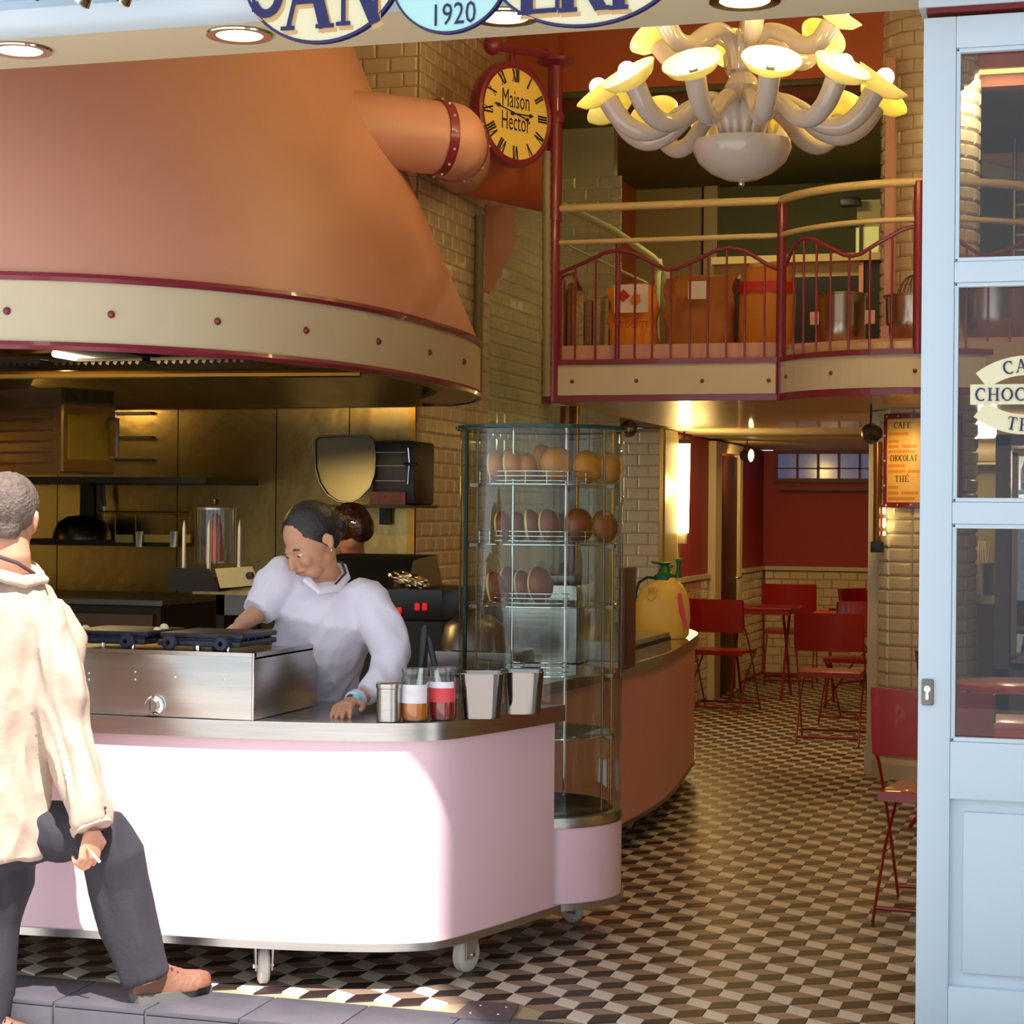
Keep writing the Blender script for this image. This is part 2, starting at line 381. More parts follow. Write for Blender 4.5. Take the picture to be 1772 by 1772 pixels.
# metro tiles
def metro_mesh(w, h, m, g=.004, rise=.006, ins=.011):
    me = bpy.data.meshes.new('wall_tile'); a, c = w / 2 - g / 2, h / 2 - g / 2
    me.from_pydata([(-a, -c, 0), (a, -c, 0), (a, c, 0), (-a, c, 0), (-a + ins, -c + ins, rise), (a - ins, -c + ins, rise), (a - ins, c - ins, rise), (-a + ins, c - ins, rise)], [],
                   [(4, 5, 6, 7), (0, 1, 5, 4), (1, 2, 6, 5), (2, 3, 7, 6), (3, 0, 4, 7)])
    me.materials.append(m); return me
TM = {m.name: metro_mesh(.152, .0775, m) for m in (M_tile, M_tileg)}
def tile_wall(parent, o, U, N, cols, rows, m=M_tile, stuff=False, run=True):
    """courses of bevelled tiles from corner o along U and up; N = outward normal"""
    U, N = Vector(U), Vector(N); Z = Vector((0, 0, 1)); R3 = Matrix((U, Z, N)).transposed(); me = TM[m.name]; bm = bmesh.new() if stuff else None
    for r in range(rows):
        for c in range(cols + (1 if run and r % 2 else 0)):
            last = run and r % 2 and c == cols
            half = run and r % 2 and c == 0
            p = Vector(o) + U * (.152 * (c + (.25 if half else (-.25 if last else (0 if run and r % 2 else .5))))) + Z * (.0775 * (r + .5))
            M = Matrix.Translation(p) @ (R3 @ Matrix.Diagonal((.5 if half or last else 1, 1, 1)) @ Matrix.Rotation(random.uniform(-.006, .006), 3, 'X') @ Matrix.Rotation(random.uniform(-.008, .008), 3, 'Y')).to_4x4()
            if stuff:
                n0 = len(bm.verts); bm.from_mesh(me); bm.verts.ensure_lookup_table(); bmesh.ops.transform(bm, matrix=M, verts=bm.verts[n0:])
            else:
                t = new_obj('wall_tile', me, parent); t.matrix_local = M
    if stuff:
        m2 = bpy.data.meshes.new('wall_tiles'); bm.to_mesh(m2); bm.free(); m2.materials.append(m); t = new_obj('wall_tiles', m2, parent); t['kind'] = 'stuff'
CEIL = 4.3
XW = -3.36
b = B(); b.cube2((-6.2, 9.38, 0), (XW, 9.5, CEIL)); b.cube2((XW - .12, 9.5, 0), (XW, 10.6, CEIL))
wall_left = struct('wall_left', b, M_grout, label='cream tiled wall behind and right of the kitchen')
tile_wall(wall_left, (XW, 9.39, .78), (0, 1, 0), (1, 0, 0), 8, 30)
tile_wall(wall_left, (XW, 9.39, 3.105), (0, 1, 0), (1, 0, 0), 8, 14, stuff=True)
tile_wall(wall_left, (-4.28, 9.38, 3.1), (1, 0, 0), (0, -1, 0), 6, 14, stuff=True)
# steel lining behind the kitchen, in sheets
b = B(); b.cube2((-6.2, 9.374, 0), (XW - .01, 9.379, 2.5)); lining = struct('trim_3', b, M_dark, label='steel lined kitchen wall')
for x0, x1 in ((-6.2, -5.42), (-5.42, -4.7), (-4.7, -4.13), (-4.13, -3.72), (-3.72, XW - .03)):
    b = B(); b.cube2((x0 + .003, 9.366, .3), (x1 - .003, 9.374, 2.45)); part('steel_sheet', b, M_steelw, lining)
b = B(); b.cube2((XW - .035, 9.36, .8), (XW + .004, 9.385, 2.3)); struct('trim_4', b, M_brass)
# recess beyond, chase with sloping salmon panel, stairs wall
b = B(); b.cube2((-4.5, 11.9, 0), (-2.95, 12.0, CEIL)); b.cube2((-3.5, 10.6, 0), (-3.36, 11.9, CEIL)); wr = struct('wall_recess', b, M_tileg, label='greenish tiled wall under the stairs')
tile_wall(wr, (-3.36, 10.61, 1.5), (0, 1, 0), (1, 0, 0), 8, 27, m=M_tileg)
tile_wall(wr, (-3.35, 11.9, 1.5), (1, 0, 0), (0, -1, 0), 3, 27, m=M_tileg)
b = B(); q = [at_x(x_, y_, -3.345) for x_, y_ in ((842, 355), (892, 355), (890, 428), (850, 505), (842, 505))]
b.slab(q, .012, (-1, 0, 0)); struct('trim_5', b, M_salmon, label='salmon painted panel with sloping lower edge')
b = B(); b.tube([at_x(830, 372, -3.33), at_x(826, 690, -3.33)], .028, 10); struct('trim_6', b, mat('pipe_grey', (130, 124, 92), .5), label='vertical grey pipe')
# tiled wall right of counter end
b = B(); b.cube2((-5.5, 13.0, 0), (-2.88, 13.14, 2.04)); wt = struct('wall_corner', b, M_grout, label='cream tiled wall behind the yellow sprayer')
tile_wall(wt, (-3.64, 13.0, .7), (1, 0, 0), (0, -1, 0), 5, 17)
b = B(); b.cube2((-2.885, 13.14, 0), (-2.87, 13.55, 2.04)); struct('trim_7', b, mat('corner_grey', (168, 156, 120), .4))
# back room
b = B(); b.cube2((-3.06, 13.14, 0), (-2.92, 17.7, 2.04)); wrm = struct('wall_passage', b, M_redwall, label='red painted left wall of the back room')
b = B(); b.cube2((-3.06, 17.56, 0), (2.6, 17.7, 2.04)); wbk = struct('wall_back', b, M_redwall, label='red painted back wall of the dining room')
tile_wall(wrm, (-2.92, 13.9, 0.02), (0, 1, 0), (1, 0, 0), 13, 12, stuff=True); tile_wall(wrm, (-2.92, 16.5, 0.02), (0, 1, 0), (1, 0, 0), 7, 12, stuff=True)
tile_wall(wbk, (-2.9, 17.56, 0.02), (1, 0, 0), (0, -1, 0), 11, 12)
b = B(); b.cube2((-2.92, 17.52, .955), (-1.2, 17.56, .99)); b.cube2((-2.92, 16.45, .955), (-2.895, 17.54, .99)); b.cube2((-2.92, 13.85, .955), (-2.895, 15.05, .99)); struct('trim_8', b, M_cream, label='cream dado rail')
b = B(); b.cube2((-2.92, 13.55, 0), (-2.89, 13.75, 2.02)); struct('trim_9', b, M_cream)
# far door
dr = thing('door_2', 'dark brown door in cream frame, red passage wall', None, (-2.9, 15.1, 0), kind='structure')
b = B(); b.cube2((-2.93, 15.22, 0), (-2.89, 16.05, 1.93), bev=.004); part('leaf', b, mat('dark_door', (62, 26, 22), .5), dr)
b = B(); b.cube2((-2.92, 14.95, 0), (-2.86, 15.2, 2.03)); b.cube2((-2.92, 16.07, 0), (-2.87, 16.2, 2.03)); b.cube2((-2.92, 15.2, 1.95), (-2.865, 16.07, 2.03)); part('frame', b, M_cream, dr)
b = B(); b.tube([(-2.88, 15.98, .93), (-2.84, 15.98, .93), (-2.84, 15.88, .93)], .01, 8); part('handle', b, M_chrome, dr)
# transom window high in back wall
wn = thing('window_1', 'long low window high in the red back wall', None, (-2.5, 17.55, 1.6), kind='structure')
wa, wb = at_y(1345, 785, 17.5), at_y(1512, 829, 17.5); wb.x += .25
b = B(); b.cube2((wa.x, 17.5, wb.z), (wb.x, 17.53, wa.z)); part('pane', b, mat('evening_pane', (70, 74, 100), .15, emit=.25, ecol=(120, 130, 180), var=.5, scale=9), wn)
b = B()
for z in (wa.z + .015, wb.z - .015, (wa.z + wb.z) / 2 - .02): b.cube2((wa.x - .03, 17.46, z - (.018 if z != (wa.z + wb.z) / 2 - .02 else .006)), (wb.x + .03, 17.5, z + (.018 if z != (wa.z + wb.z) / 2 - .02 else .006)))
for x in np.linspace(wa.x, wb.x, 7): b.cube2((x - .008, 17.46, wb.z), (x + .008, 17.5, wa.z))
part('frame', b, mat('dark_red_paint', (110, 24, 28), .5), wn)
b = B(); z = at_y(1400, 845, 17.4).z; b.cube2((-2.75, 17.4, z - .02), (-1.1, 17.56, z + .01)); struct('trim_10', b, mat('dark_red_paint', (110, 24, 28)), label='dark red ledge under the transom window')
# right side, enclosing shell
b = B(); b.cube2((2.5, 5.3, 0), (2.6, 17.7, CEIL)); struct('wall_right', b, M_cream)
b = B(); b.cube2((-6.3, 5.3, 0), (-6.2, 9.5, CEIL)); struct('wall_side', b, M_steelw)
b = B(); b.cube2((-6.3, 5.2, CEIL), (2.6, 11, CEIL + .1)); struct('ceiling', b, M_cream)
# fridge-side rear wall
b = B(); b.cube2((-1.2, 12.2, 0), (2.5, 12.3, 2.04)); struct('wall_service', b, mat('service_wall', (150, 140, 92), .5), label='olive service wall beside the fridge')

# ---- upstairs shell
b = B(); b.cube2((-6.2, 11, 3.9), (2.6, 14.4, 4.0)); struct('ceiling_mezzanine', b, M_green)
b = B(); b.cube2((XW, 10.98, 3.93), (-1.17, 11.04, CEIL)); b.cube2((-1.17, 10.98, 3.93), (2.6, 11.04, CEIL)); struct('trim_11', b, M_salmond, label='orange painted beam across the opening')
b = B(); b.cube2((XW, 11.04, 3.84), (2.6, 11.16, 3.93)); struct('trim_12', b, mat('brown_beam', (110, 52, 28), .6))
b = B(); b.cube2((-6.2, 14.3, 2.04), (2.6, 14.4, 4.0)); struct('wall_mezzanine', b, M_green, label='olive green back wall of the mezzanine')
b = B(); b.cube2((-3.42, 12.0, 2.04), (-3.36, 14.3, 4.0)); struct('wall_stairs', b, M_salmond)
b = B()
b.prism([(-2.80, 9.93), (-1.57, 9.93), (-1.33, 9.69), (-1.08, 9.55), (-.9, 9.51), (-.72, 9.53), (-.46, 9.62), (-.2, 9.85), (2.5, 9.9), (2.5, 13.1), (-2.80, 13.1)], 2.045, 2.30)
struct('floor_mezzanine', b, mat('mezzanine_slab', (206, 176, 122), .36, var=.04, scale=3, coat=.3), label='glossy cream soffit of the mezzanine')
b = B(); b.cube2((-6, 13.1, 2.05), (2.6, 17.7, 2.2)); struct('ceiling_back', b, M_cream)
b = B(); b.cube2((-2.76, 9.925, 2.25), (-1.58, 9.95, 2.342)); b.prism([(-2.80, 10.0), (-1.6, 10.0), (-1.1, 9.75), (2.5, 9.95), (2.5, 14.3), (-3.36, 14.3), (-3.36, 12.0), (-2.80, 12.0)], 2.3, 2.335)
struct('trim_13', b, M_salmon, label='salmon upstand behind the balusters')
# mezzanine door
d3 = thing('door_3', 'olive door in cream frame behind the mezzanine railing', None, (-2.6, 14.25, 2.34), kind='structure')
xs = [at_y(x, 400, 14.2).x for x in (1048, 1060, 1212, 1240)]; zt = at_y(1140, 300, 14.2).z
b = B(); b.cube2((xs[1], 14.26, 2.34), (xs[2], 14.3, zt - .04)); part('leaf', b, mat('olive_door', (160, 152, 100), .5), d3)
b = B(); b.cube2((xs[0], 14.22, 2.34), (xs[1], 14.3, zt)); b.cube2((xs[2] + .02, 14.22, 2.34), (xs[3], 14.3, zt)); b.cube2((xs[0], 14.22, zt - .04), (xs[3], 14.3, zt)); part('frame', b, mat('olive_frame', (184, 176, 128), .5), d3)
b = B(); b.cube2((xs[2], 14.24, 2.34), (xs[2] + .02, 14.27, zt - .04)); part('gap', b, M_dark, d3)
b = B(); b.cube2((at_y(1045, 250, 14.28).x - .8, 14.2, 2.34), (at_y(1047, 250, 14.28).x, 14.3, 3.9)); struct('trim_14', b, M_salmond)
# upper cream post
b = B(); p0, p1 = at_y(1529, 600, 10.6), at_y(1545, 600, 10.6); b.cube2((p0.x, 10.6, 2.33), (p1.x, 10.7, 3.93)); struct('trim_15', b, M_salmon, label='narrow salmon post beside the tiled column')

# ---- round tiled column
CX, CY, RC = -.915, 11.06, .268
b = B(); b.lathe([(RC - .004, 0), (RC - .004, CEIL)], (CX, CY, 0), 44); col = struct('column', b, M_grout, label='round column clad in bevelled cream tiles'); col.name = 'trim_16'
def curved_tile(m):
    bb = B(); n = 4; da = math.radians(32.727) * .975; h = .0775 - .004
    def rg(r, z, k=1): return [(r * math.cos(-PI / 2 + (i / n - .5) * da * k), r * math.sin(-PI / 2 + (i / n - .5) * da * k), z) for i in range(n + 1)]
    L = [rg(RC - .004, -h / 2), rg(RC + .007, -h / 2 + .012, .86), rg(RC + .007, h / 2 - .012, .86), rg(RC - .004, h / 2)]
    vv = [[bb.bm.verts.new(p) for p in r] for r in L]
    for a, c in zip(vv, vv[1:]):
        for i in range(n): bb.bm.faces.new((a[i], a[i + 1], c[i + 1], c[i]))
    for e in (0, n): bb.bm.faces.new([r[e] for r in vv])
    bmesh.ops.recalc_face_normals(bb.bm, faces=bb.bm.faces)
    me = bpy.data.meshes.new('column_tile'); bb.bm.to_mesh(me); bb.bm.free(); me.materials.append(m); return me
ct = curved_tile(M_tile)
for r in range(25):
    for k in range(11):
        t = new_obj('column_tile', ct, col); t.location = (CX, CY, .115 + .0775 * (r + .5)); t.rotation_euler = (0, 0, math.radians(32.727 * k + 4) + random.uniform(-.004, .004))
bm = bmesh.new()
for r in range(26):
    for k in range(11):
        n0 = len(bm.verts); bm.from_mesh(ct); bm.verts.ensure_lookup_table()
        bmesh.ops.transform(bm, matrix=Matrix.Translation((CX, CY, 2.34 + .0775 * (r + .5))) @ Matrix.Rotation(math.radians(32.727 * (k + .5 * (r % 2))), 4, 'Z'), verts=bm.verts[n0:])
me = bpy.data.meshes.new('upper_column_tiles'); bm.to_mesh(me); bm.free(); me.materials.append(M_tile); t = new_obj('upper_column_tiles', me, col); t['kind'] = 'stuff'
b = B(); b.lathe([(RC - .004, 0), (RC + .028, 0), (RC + .028, .085), (RC + .012, .1), (RC + .01, .115), (RC, .118)], (CX, CY, 0), 40); part('base_moulding', b, M_tile, col)
b = B(); b.cube2((CX - RC - .055, 11.02, 0), (CX - RC + .02, 11.3, 2.04)); pil = struct('trim_17', b, mat('pilaster', (214, 198, 158), .4), label='narrow cream pilaster left of the tiled column')
b = B(); b.cube2((CX - RC - .065, 11.0, 0), (CX - RC + .02, 11.3, .16)); part('plinth', b, M_cream, pil)

# ---- shopfront: beam, soffit, downlights
b = B(); b.cube2((-6.2, 5.1, 2.86), (3, 5.47, 3.0)); b.cube2((-6.2, 5.25, 3.0), (3, 5.47, CEIL)); soff = struct('trim_18', b, M_cream, label='cream soffit over the shop entrance')
b = B(); prof = [(5.105, 2.855), (5.05, 2.862), (5.02, 2.885), (5.012, 2.915), (5.03, 2.945), (5.06, 2.955), (5.06, 3.02), (4.98, 3.04), (4.98, 3.4), (5.3, 3.4), (5.3, 3.0), (5.105, 3.0)]
b.ringloft([[(x, y, z) for y, z in prof] for x in (-6.2, 3)]); struct('trim_19', b, M_blue, label='pale blue moulded shopfront beam')
for i, (x, y) in enumerate(((35, 85), (405, 53), (870, 24), (1288, -3))):
    p = at_z(x, y, 2.86)
    t = thing('downlight', ('recessed lit downlight at the left end of the soffit', 'recessed lit downlight left of the first oval sign', 'recessed lit downlight behind the aqua oval sign', 'recessed lit downlight above the chandelier')[i], 'downlight', (p.x, 5.24, 2.855), group='downlights in the entrance soffit')
    b = B(); b.lathe([(.07, .0), (.098, -.002), (.1, .003), (.092, .006), (.07, .006)], (p.x, 5.24, 2.853), 28); part('rim', b, M_chrome, t)
    b = B(); b.lathe([(.001, 0), (.07, 0)], (p.x, 5.24, 2.8545), 24); part('lens', b, M_down, t)
for i, (x, w) in enumerate(((40, .05), (128, .062), (200, .056))):
    p = at_y(x, -2, 4.82)
    t = thing('shopfront_spotlight', ('first chrome spotlight over the shopfront beam, lit face down', 'middle chrome spotlight of three above the beam', 'right hand chrome spotlight of three above the beam')[i], 'spotlight', (p.x, 4.82, p.z), group='spotlights above the beam')
    tl = Matrix.Rotation(.5 if i == 0 else .9, 3, 'Y')
    b = B(); b.lathe([(w * .5, .12), (w * .62, .1), (w * .75, .03), (w, 0), (w * .92, -.005), (w * .9, .01)], p + Vector((0, 0, .02)), 20, M=tl, cap=True); part('housing', b, M_chrome if i else M_dsteel, t)
    b = B(); b.lathe([(.001, .002), (w * .88, .002)], p + Vector((0, 0, .02)), 20, M=tl); part('lens', b, M_down if i == 0 else M_dark, t)
    b = B(); b.tube([p + Vector((0, 0, .1)), (p.x, 4.9, p.z + .22), (p.x, 4.99, p.z + .22)], .012, 8); part('bracket', b, M_dsteel, t)
# piers right and left of opening
b = B(); b.cube2((.6, 4.9, -.15), (3, 5.47, CEIL)); struct('wall_pier', b, M_blue)
b = B(); b.cube2((-6.3, 4.98, -.15), (-4.9, 5.47, CEIL)); struct('wall_facade', b, M_blue)
b = B(); b.cube2((-6.3, 4.98, 3.4), (3, 5.1, 4.6)); struct('wall_upper', b, M_blue)
b = B(); b.cube2((-6.3, 4.2, 3.49), (3, 4.98, 3.62)); struct('trim_24', b, M_blue, label='added overhang above the shopfront, out of view, shading the interior')  # overhang added out of view to cut off the sun above the worktop
p = at_y(1250, 18, 5.42)
# door track
b = B(); b.cube2((-.45, 5.27, 2.795), (.6, 5.36, 2.81)); struct('trim_20', b, mat('dark_red_paint', (110, 24, 28)), label='thin dark red strip over the door')
b = B(); b.cube2((-.47, 5.26, 2.81), (.6, 5.4, 2.862)); struct('trim_21', b, M_blue)

b = B(); b.cube2((1.16, 1.2, -.15), (3.6, 1.5, 11.5)); struct('wall_blocker', b, mat('blocker_stone', (214, 208, 200), .8, bump=.2), label='added wall beside the street, out of view, blocking the sun')  # added sun blocker, out of view; its edge ends the counter's sunlit patch
# ---- glazed door leaf
dl = thing('door_1', 'pale blue glazed door with three panes over a panel', None, (-.45, 5.3, .03), kind='structure')
Y0, Y1 = 5.275, 5.33
xl, xi = -.457, -.372
ZR = [(2.70, 2.785), (2.075, 2.13), (1.432, 1.49), (.70, .852), (.03, .20)]
for a, c in (((xl, Y0, .03), (xi, Y1, 2.785)), ((.49, Y0, .03), (.6, Y1, 2.785))):
    b = B(); b.cube2(a, c, bev=.004); part('stile', b, M_blue, dl)
for z0, z1 in ZR:
    b = B(); b.cube2((xi, Y0 + .001, z0), (.49, Y1 - .001, z1), bev=.003); part('rail', b, M_blue, dl)
for (z0, z1) in ((2.13, 2.70), (1.49, 2.075), (.852, 1.432)):
    b = B(); b.cube2((xi, 5.305, z0), (.49, 5.309, z1)); part('pane', b, M_glassd, dl)
    b = B()
    for q0, q1 in (((xi, z0), (xi + .012, z1)), ((.478, z0), (.49, z1)), ((xi, z0), (.49, z0 + .012)), ((xi, z1 - .012), (.49, z1))):
        b.cube2((q0[0], 5.28, q0[1]), (q1[0], 5.304, q1[1]), bev=.004)
    part('glazing_bead', b, M_blue, dl)
b = B(); b.cube2((xi, 5.298, .2), (.49, 5.312, .70)); b.cube2((xi + .035, 5.288, .235), (.455, 5.3, .665), bev=.006); part('panel', b, M_blue, dl)
p = at_y(1605, 1198, 5.27)
b = B(); b.box((p.x, 5.272, p.z), (.032, .012, .07), bev=.005); lk = part('lock_plate', b, M_dsteel, dl)
b = B(); b.lathe([(.009, 0), (.009, .008), (.001, .009)], (p.x, 5.266, p.z + .01), 12, M=Matrix.Rotation(PI / 2, 3, 'X')); b.box((p.x, 5.262, p.z - .008), (.009, .01, .022), bev=.002); part('keyhole', b, M_chrome, lk)
# cream lettered plates stuck on the middle pane
def plate_fan(pxl, pyc, r, a0, a1, wd_, txt, lab, hcap):
    """curved plate: arc band of radius r"""
    c = at_y(pxl, pyc, 5.3); n = 14
    def P(a, rr): return Vector((c.x + rr * math.cos(math.radians(a)), 5.3, c.z + rr * math.sin(math.radians(a))))
    t = thing('door_sign', lab, 'sign', P((a0 + a1) / 2, r), group='cream sign plates on the door glass')
    angs = [a0 + (a1 - a0) * i / n for i in range(n + 1)]
    bb = B(); bb.slab([P(a, r - wd_ / 2) for a in angs] + [P(a, r + wd_ / 2) for a in reversed(angs)], .003, (0, -1, 0)); part('plate', bb, M_sign, t)
    L = math.radians(abs(a1 - a0)) * r; up = a0 > a1
    def place(u, v, w):
        am = math.radians((a0 + a1) / 2); a = am - u / r if up else am + u / r; rr = r + (v - hcap / 2) * (1 if up else -1)
        return Vector((c.x + rr * math.cos(a), 5.296 - w, c.z + rr * math.sin(a)))
    bb = B(); glyphs(bb, txt, place, hcap, sp=.1); part('lettering', bb, M_nav, t)
plate_fan(1776, 755, .188, 128, 52, .052, 'CAFÉ', 'arched cream plate reading CAFÉ on the door glass', .034)
plate_fan(1776, 612, .188, 231, 309, .052, 'THÉ', 'upward curving cream plate reading THÉ on the door glass', .034)
p = at_y(1679, 683, 5.3)
t = thing('door_sign', 'straight cream plate reading CHOCOLAT on the door glass', 'sign', (p.x + .17, 5.3, p.z), group='cream sign plates on the door glass')
b = B(); b.cube2((p.x, 5.297, p.z - .027), (p.x + .30, 5.3, p.z + .027)); part('plate', b, M_sign, t)
b = B(); w = text_w('CHOCOLAT', .034, 1, .1); glyphs(b, 'CHOCOLAT', flat_place((p.x + .012 + w / 2, 5.296, p.z - .017), (1, 0, 0), (0, 0, 1), (0, -1, 0)), .034, sp=.1); part('lettering', b, M_nav, t)

# ---- oval enamel signs over the entrance
def oval(name, px, pyb, hw, hh, m, lab, Yp=4.96):
    c = at_y(px, pyb, Yp); rx = hw; c.z += hh
    t = thing(name, lab, 'sign', c)
    def ring(k, y, e=1): return [(c.x + rx * k * math.cos(2 * PI * i / 56), y, c.z + hh * k * math.sin(2 * PI * i / 56)) for i in range(56)]
    bb = B(); bb.ringloft([ring(1, Yp + .012), ring(1, Yp - .002), ring(.965, Yp - .004), ring(.965, Yp)], cap=False); bb.slab(ring(1, Yp + .012), .004, (0, 1, 0)); part('rim', bb, M_nav, t)
    bb = B(); bb.slab(ring(.97, Yp + .01), .012, (0, -1, 0)); part('plate', bb, m, t)
    return t, c
t, c = oval('oval_sign', 556, 75, .238, .205, M_sign, 'large cream oval sign with blue letters SAN, left')
def tilt_place(o, ang, Yp):
    return flat_place(o, (math.cos(ang), 0, math.sin(ang)), (-math.sin(ang) * .2, 0, 1), (0, -1, 0))
for (mm, dx, dz, dy) in ((M_tan, .008, -.012, 0), (M_nav, 0, 0, .0035)):
    for k, (ch, px, py, hh) in enumerate((('S', 462, 27, .2), ('A', 531, 50, .22), ('N', 622, 42, .22))):
        b = B(); o = at_y(px, py, 4.958); o.x += dx; o.z += dz; o.y -= dy
        glyphs(b, ch, flat_place(o, (1, 0, 0), (0, 0, 1), (0, -1, 0)), hh, .72, 0, .001); part('lettering', b, mm, t)
t, c = oval('oval_sign', 777, 58, .168, .16, M_signb, 'smaller aqua oval sign reading 1920')
b = B(); font_text(b, '1920', at_y(784, 42, 4.956), (1, 0, .03), (0, 0, 1), (0, -1, 0), .085, .78, .001); part('lettering', b, M_nav, t)
t, c = oval('oval_sign', 1012, 46, .262, .165, M_sign, 'large cream oval sign with blue letters ERI, right')
for (mm, dx, dz, dy) in ((M_tan, .008, -.012, 0), (M_nav, 0, 0, .0035)):
    for k, (ch, px, py, hh) in enumerate((('E', 932, 24, .22), ('R', 1008, 19, .22), ('I', 1072, 16, .22))):
        b = B(); o = at_y(px, py, 4.958); o.x += dx; o.z += dz; o.y -= dy
        glyphs(b, ch, flat_place(o, (1, 0, 0), (0, 0, 1), (0, -1, 0)), hh, .7, 0, .001); part('lettering', b, mm, t)

# ============================================================ EXTRACTION HOOD
HC = Vector((-4.2, 7.7)); HA, HB = 1.515, 2.02
def hood_ring(z, s, sy=None, n=72, grow=0):
    r = []
    for i in range(n):
        a = 2 * PI * i / n; c_, s_ = math.cos(a), math.sin(a); k = 2 / 2.5
        x = HC.x + (HA * s + grow) * math.copysign(abs(c_) ** k, c_); y = HC.y + (HB * (sy or s) + grow) * math.copysign(abs(s_) ** k, s_)
        r.append((x, min(y, 9.355), z))
    return r
hood = thing('extraction_hood', 'huge salmon cone shaped extraction hood with cream riveted band', 'hood', (HC.x, HC.y, 2.0))
b = B(); zs = [2.235, 2.6, 3.0, 3.4, 3.8, 4.28]
b.ringloft([hood_ring(z, 1 - (z - 2.235) * .30, 1 - (z - 2.235) * .12) for z in zs], cap=False); part('cone', b, M_salmon, hood)
b = B(); b.ringloft([hood_ring(2.0, 1, grow=-.03), hood_ring(2.0, 1), hood_ring(2.24, 1), hood_ring(2.24, 1, grow=-.03)], cap=False); part('band', b, M_cream, hood)
for z in (2.005, 2.24):
    b = B(); b.ringloft([hood_ring(z - .014, 1, grow=-.01), hood_ring(z - .014, 1, grow=.008), hood_ring(z, 1, grow=.014), hood_ring(z + .014, 1, grow=.008), hood_ring(z + .014, 1, grow=-.01)], cap=False); part('trim_ring', b, M_plum, hood)
for (x, y) in ((193, 538), (375, 549), (530, 564), (655, 580), (744, 595), (802, 609), (10, 528)):
    rr = hood_ring(2.12, 1, n=720); v = min(rr[:], key=lambda q: ((lambda w: (886 + FPX * w.x / -w.z - x) ** 2)(CR.transposed() @ (Vector(q) - CC)) + (1e6 if q[1] > 8.4 else 0)))
    b = B(); b.ball((v[0], v[1], 2.12), .014, (1, 1, 1), 10); part('rivet', b, M_plum, hood)
# inside: gutter, grease filters, lamp
b = B(); b.ringloft([hood_ring(2.0, 1, grow=-.03), hood_ring(2.02, 1, grow=-.2), hood_ring(2.22, 1, grow=-.22)], cap=False); part('gutter', b, M_dsteel, hood)
b = B(); b.slab(hood_ring(2.235, .99, grow=-.2, n=48), .012, (0, 0, 1)); part('inner_ceiling', b, mat('sooty_steel', (112, 88, 46), .45, .2, var=.3), hood)
b = B(); b.ringloft([[(-5.5, 8.42, 2.2), (-2.98, 8.42, 2.2), (-2.98, 8.43, 2.215), (-5.5, 8.43, 2.215)], [(-5.5, 9.3, 1.99), (-3.3, 9.3, 1.99), (-3.3, 9.31, 2.005), (-5.5, 9.31, 2.005)]]); part('rear_baffle', b, mat('baffle_steel', (150, 124, 66), .35, .7, var=.25), hood, smooth=False)
for k in range(4):
    x0 = -4.95 + k * .5
    b = B(); b.cube2((x0, 7.6, 2.1), (x0 + .46, 8.4, 2.115))
    for j in range(12): b.box((x0 + .03 + j * .036, 8.0, 2.095), (.016, .76, .016), M=Matrix.Rotation(.5, 3, 'Y'))
    part('grease_filter', b, M_dsteel, hood)
b = B(); b.tube([(-5.0, 7.35, 2.03), (-2.95, 7.55, 2.03)], .018, 8); part('rail', b, M_brass, hood)
LA, LB = at_z(95, 612, 2.12), at_z(268, 642, 2.12)
b = B(); b.tube([LA + Vector((0, 0, .05)), LB + Vector((0, 0, .05))], .05, 4); hl = part('lamp_housing', b, M_dsteel, hood)
b = B(); b.tube([LA, LB], .016, 10); part('lamp_tube', b, M_down, hood)
lamp('AREA', (-4.15, 7.25, 2.055), 20, (1, .70, .26), .56, (-4.15, 7.6, 0), sy=.07)

# ---- duct from the hood
dk = thing('ventilation_duct', 'salmon round duct with plum riveted collars leaving the hood', 'duct', at_d(700, 250, 9))
A0 = at_d(690, 245, 9.0) - Vector((.5, .45, 0)); AX = Vector((.684, .73, 0)).normalized(); E1 = at_d(778, 241, 8.95)
A0 = E1 - AX * .8; RD = .168
D2 = Vector((.35, .90, -.22)).normalized(); D2 = Vector((.93, .2, -.27)).normalized()
b = B(); b.cyl(A0, E1, RD, seg=36); part('pipe', b, M_salmon, dk)
E2 = at_d(800, 282, 10.5); b = B(); b.ball(E1, RD, (1, 1, 1), 28); b.cyl(E1, E2, RD * .98, seg=32); part('elbow', b, M_salmon, dk)
F2 = at_d(945, 315, 10.75)
b = B(); b.ball(E2, RD, (1, 1, 1), 24); b.cyl(E2, F2, RD * .99, seg=36); part('lower_pipe', b, M_salmond, dk)
def collar(c, ax, r, w, m, rv):
    ax = ax.normalized(); q = ax.to_track_quat('Z', 'Y').to_matrix()
    bb = B(); bb.lathe([(r, -w / 2), (r + .008, -w / 2), (r + .008, w / 2), (r, w / 2)], c, 36, M=q); k = part('collar', bb, m, dk)
    for i in range(rv):
        a = 2 * PI * i / rv; bb = B(); bb.ball(c + q @ Vector(((r + .009) * math.cos(a), (r + .009) * math.sin(a), 0)), .007, (1, 1, 1), 8); part('rivet', bb, M_cream, k)
collar(E1 - AX * .06, AX, RD, .045, M_plum, 14)
ax = E2 - E1; collar(E1 + ax * .25, ax, RD * .985, .03, M_plum, 10)
b = B(); b.cube2((XW, 10.9, 3.3), (at_y(966, 150, 10.9).x, 10.96, CEIL)); struct('trim_25', b, M_salmond, label='orange painted wall panel behind the clock')
b = B()
vv = [at_d(946, 262 + i * 8, 10.25) for i in range(54)]
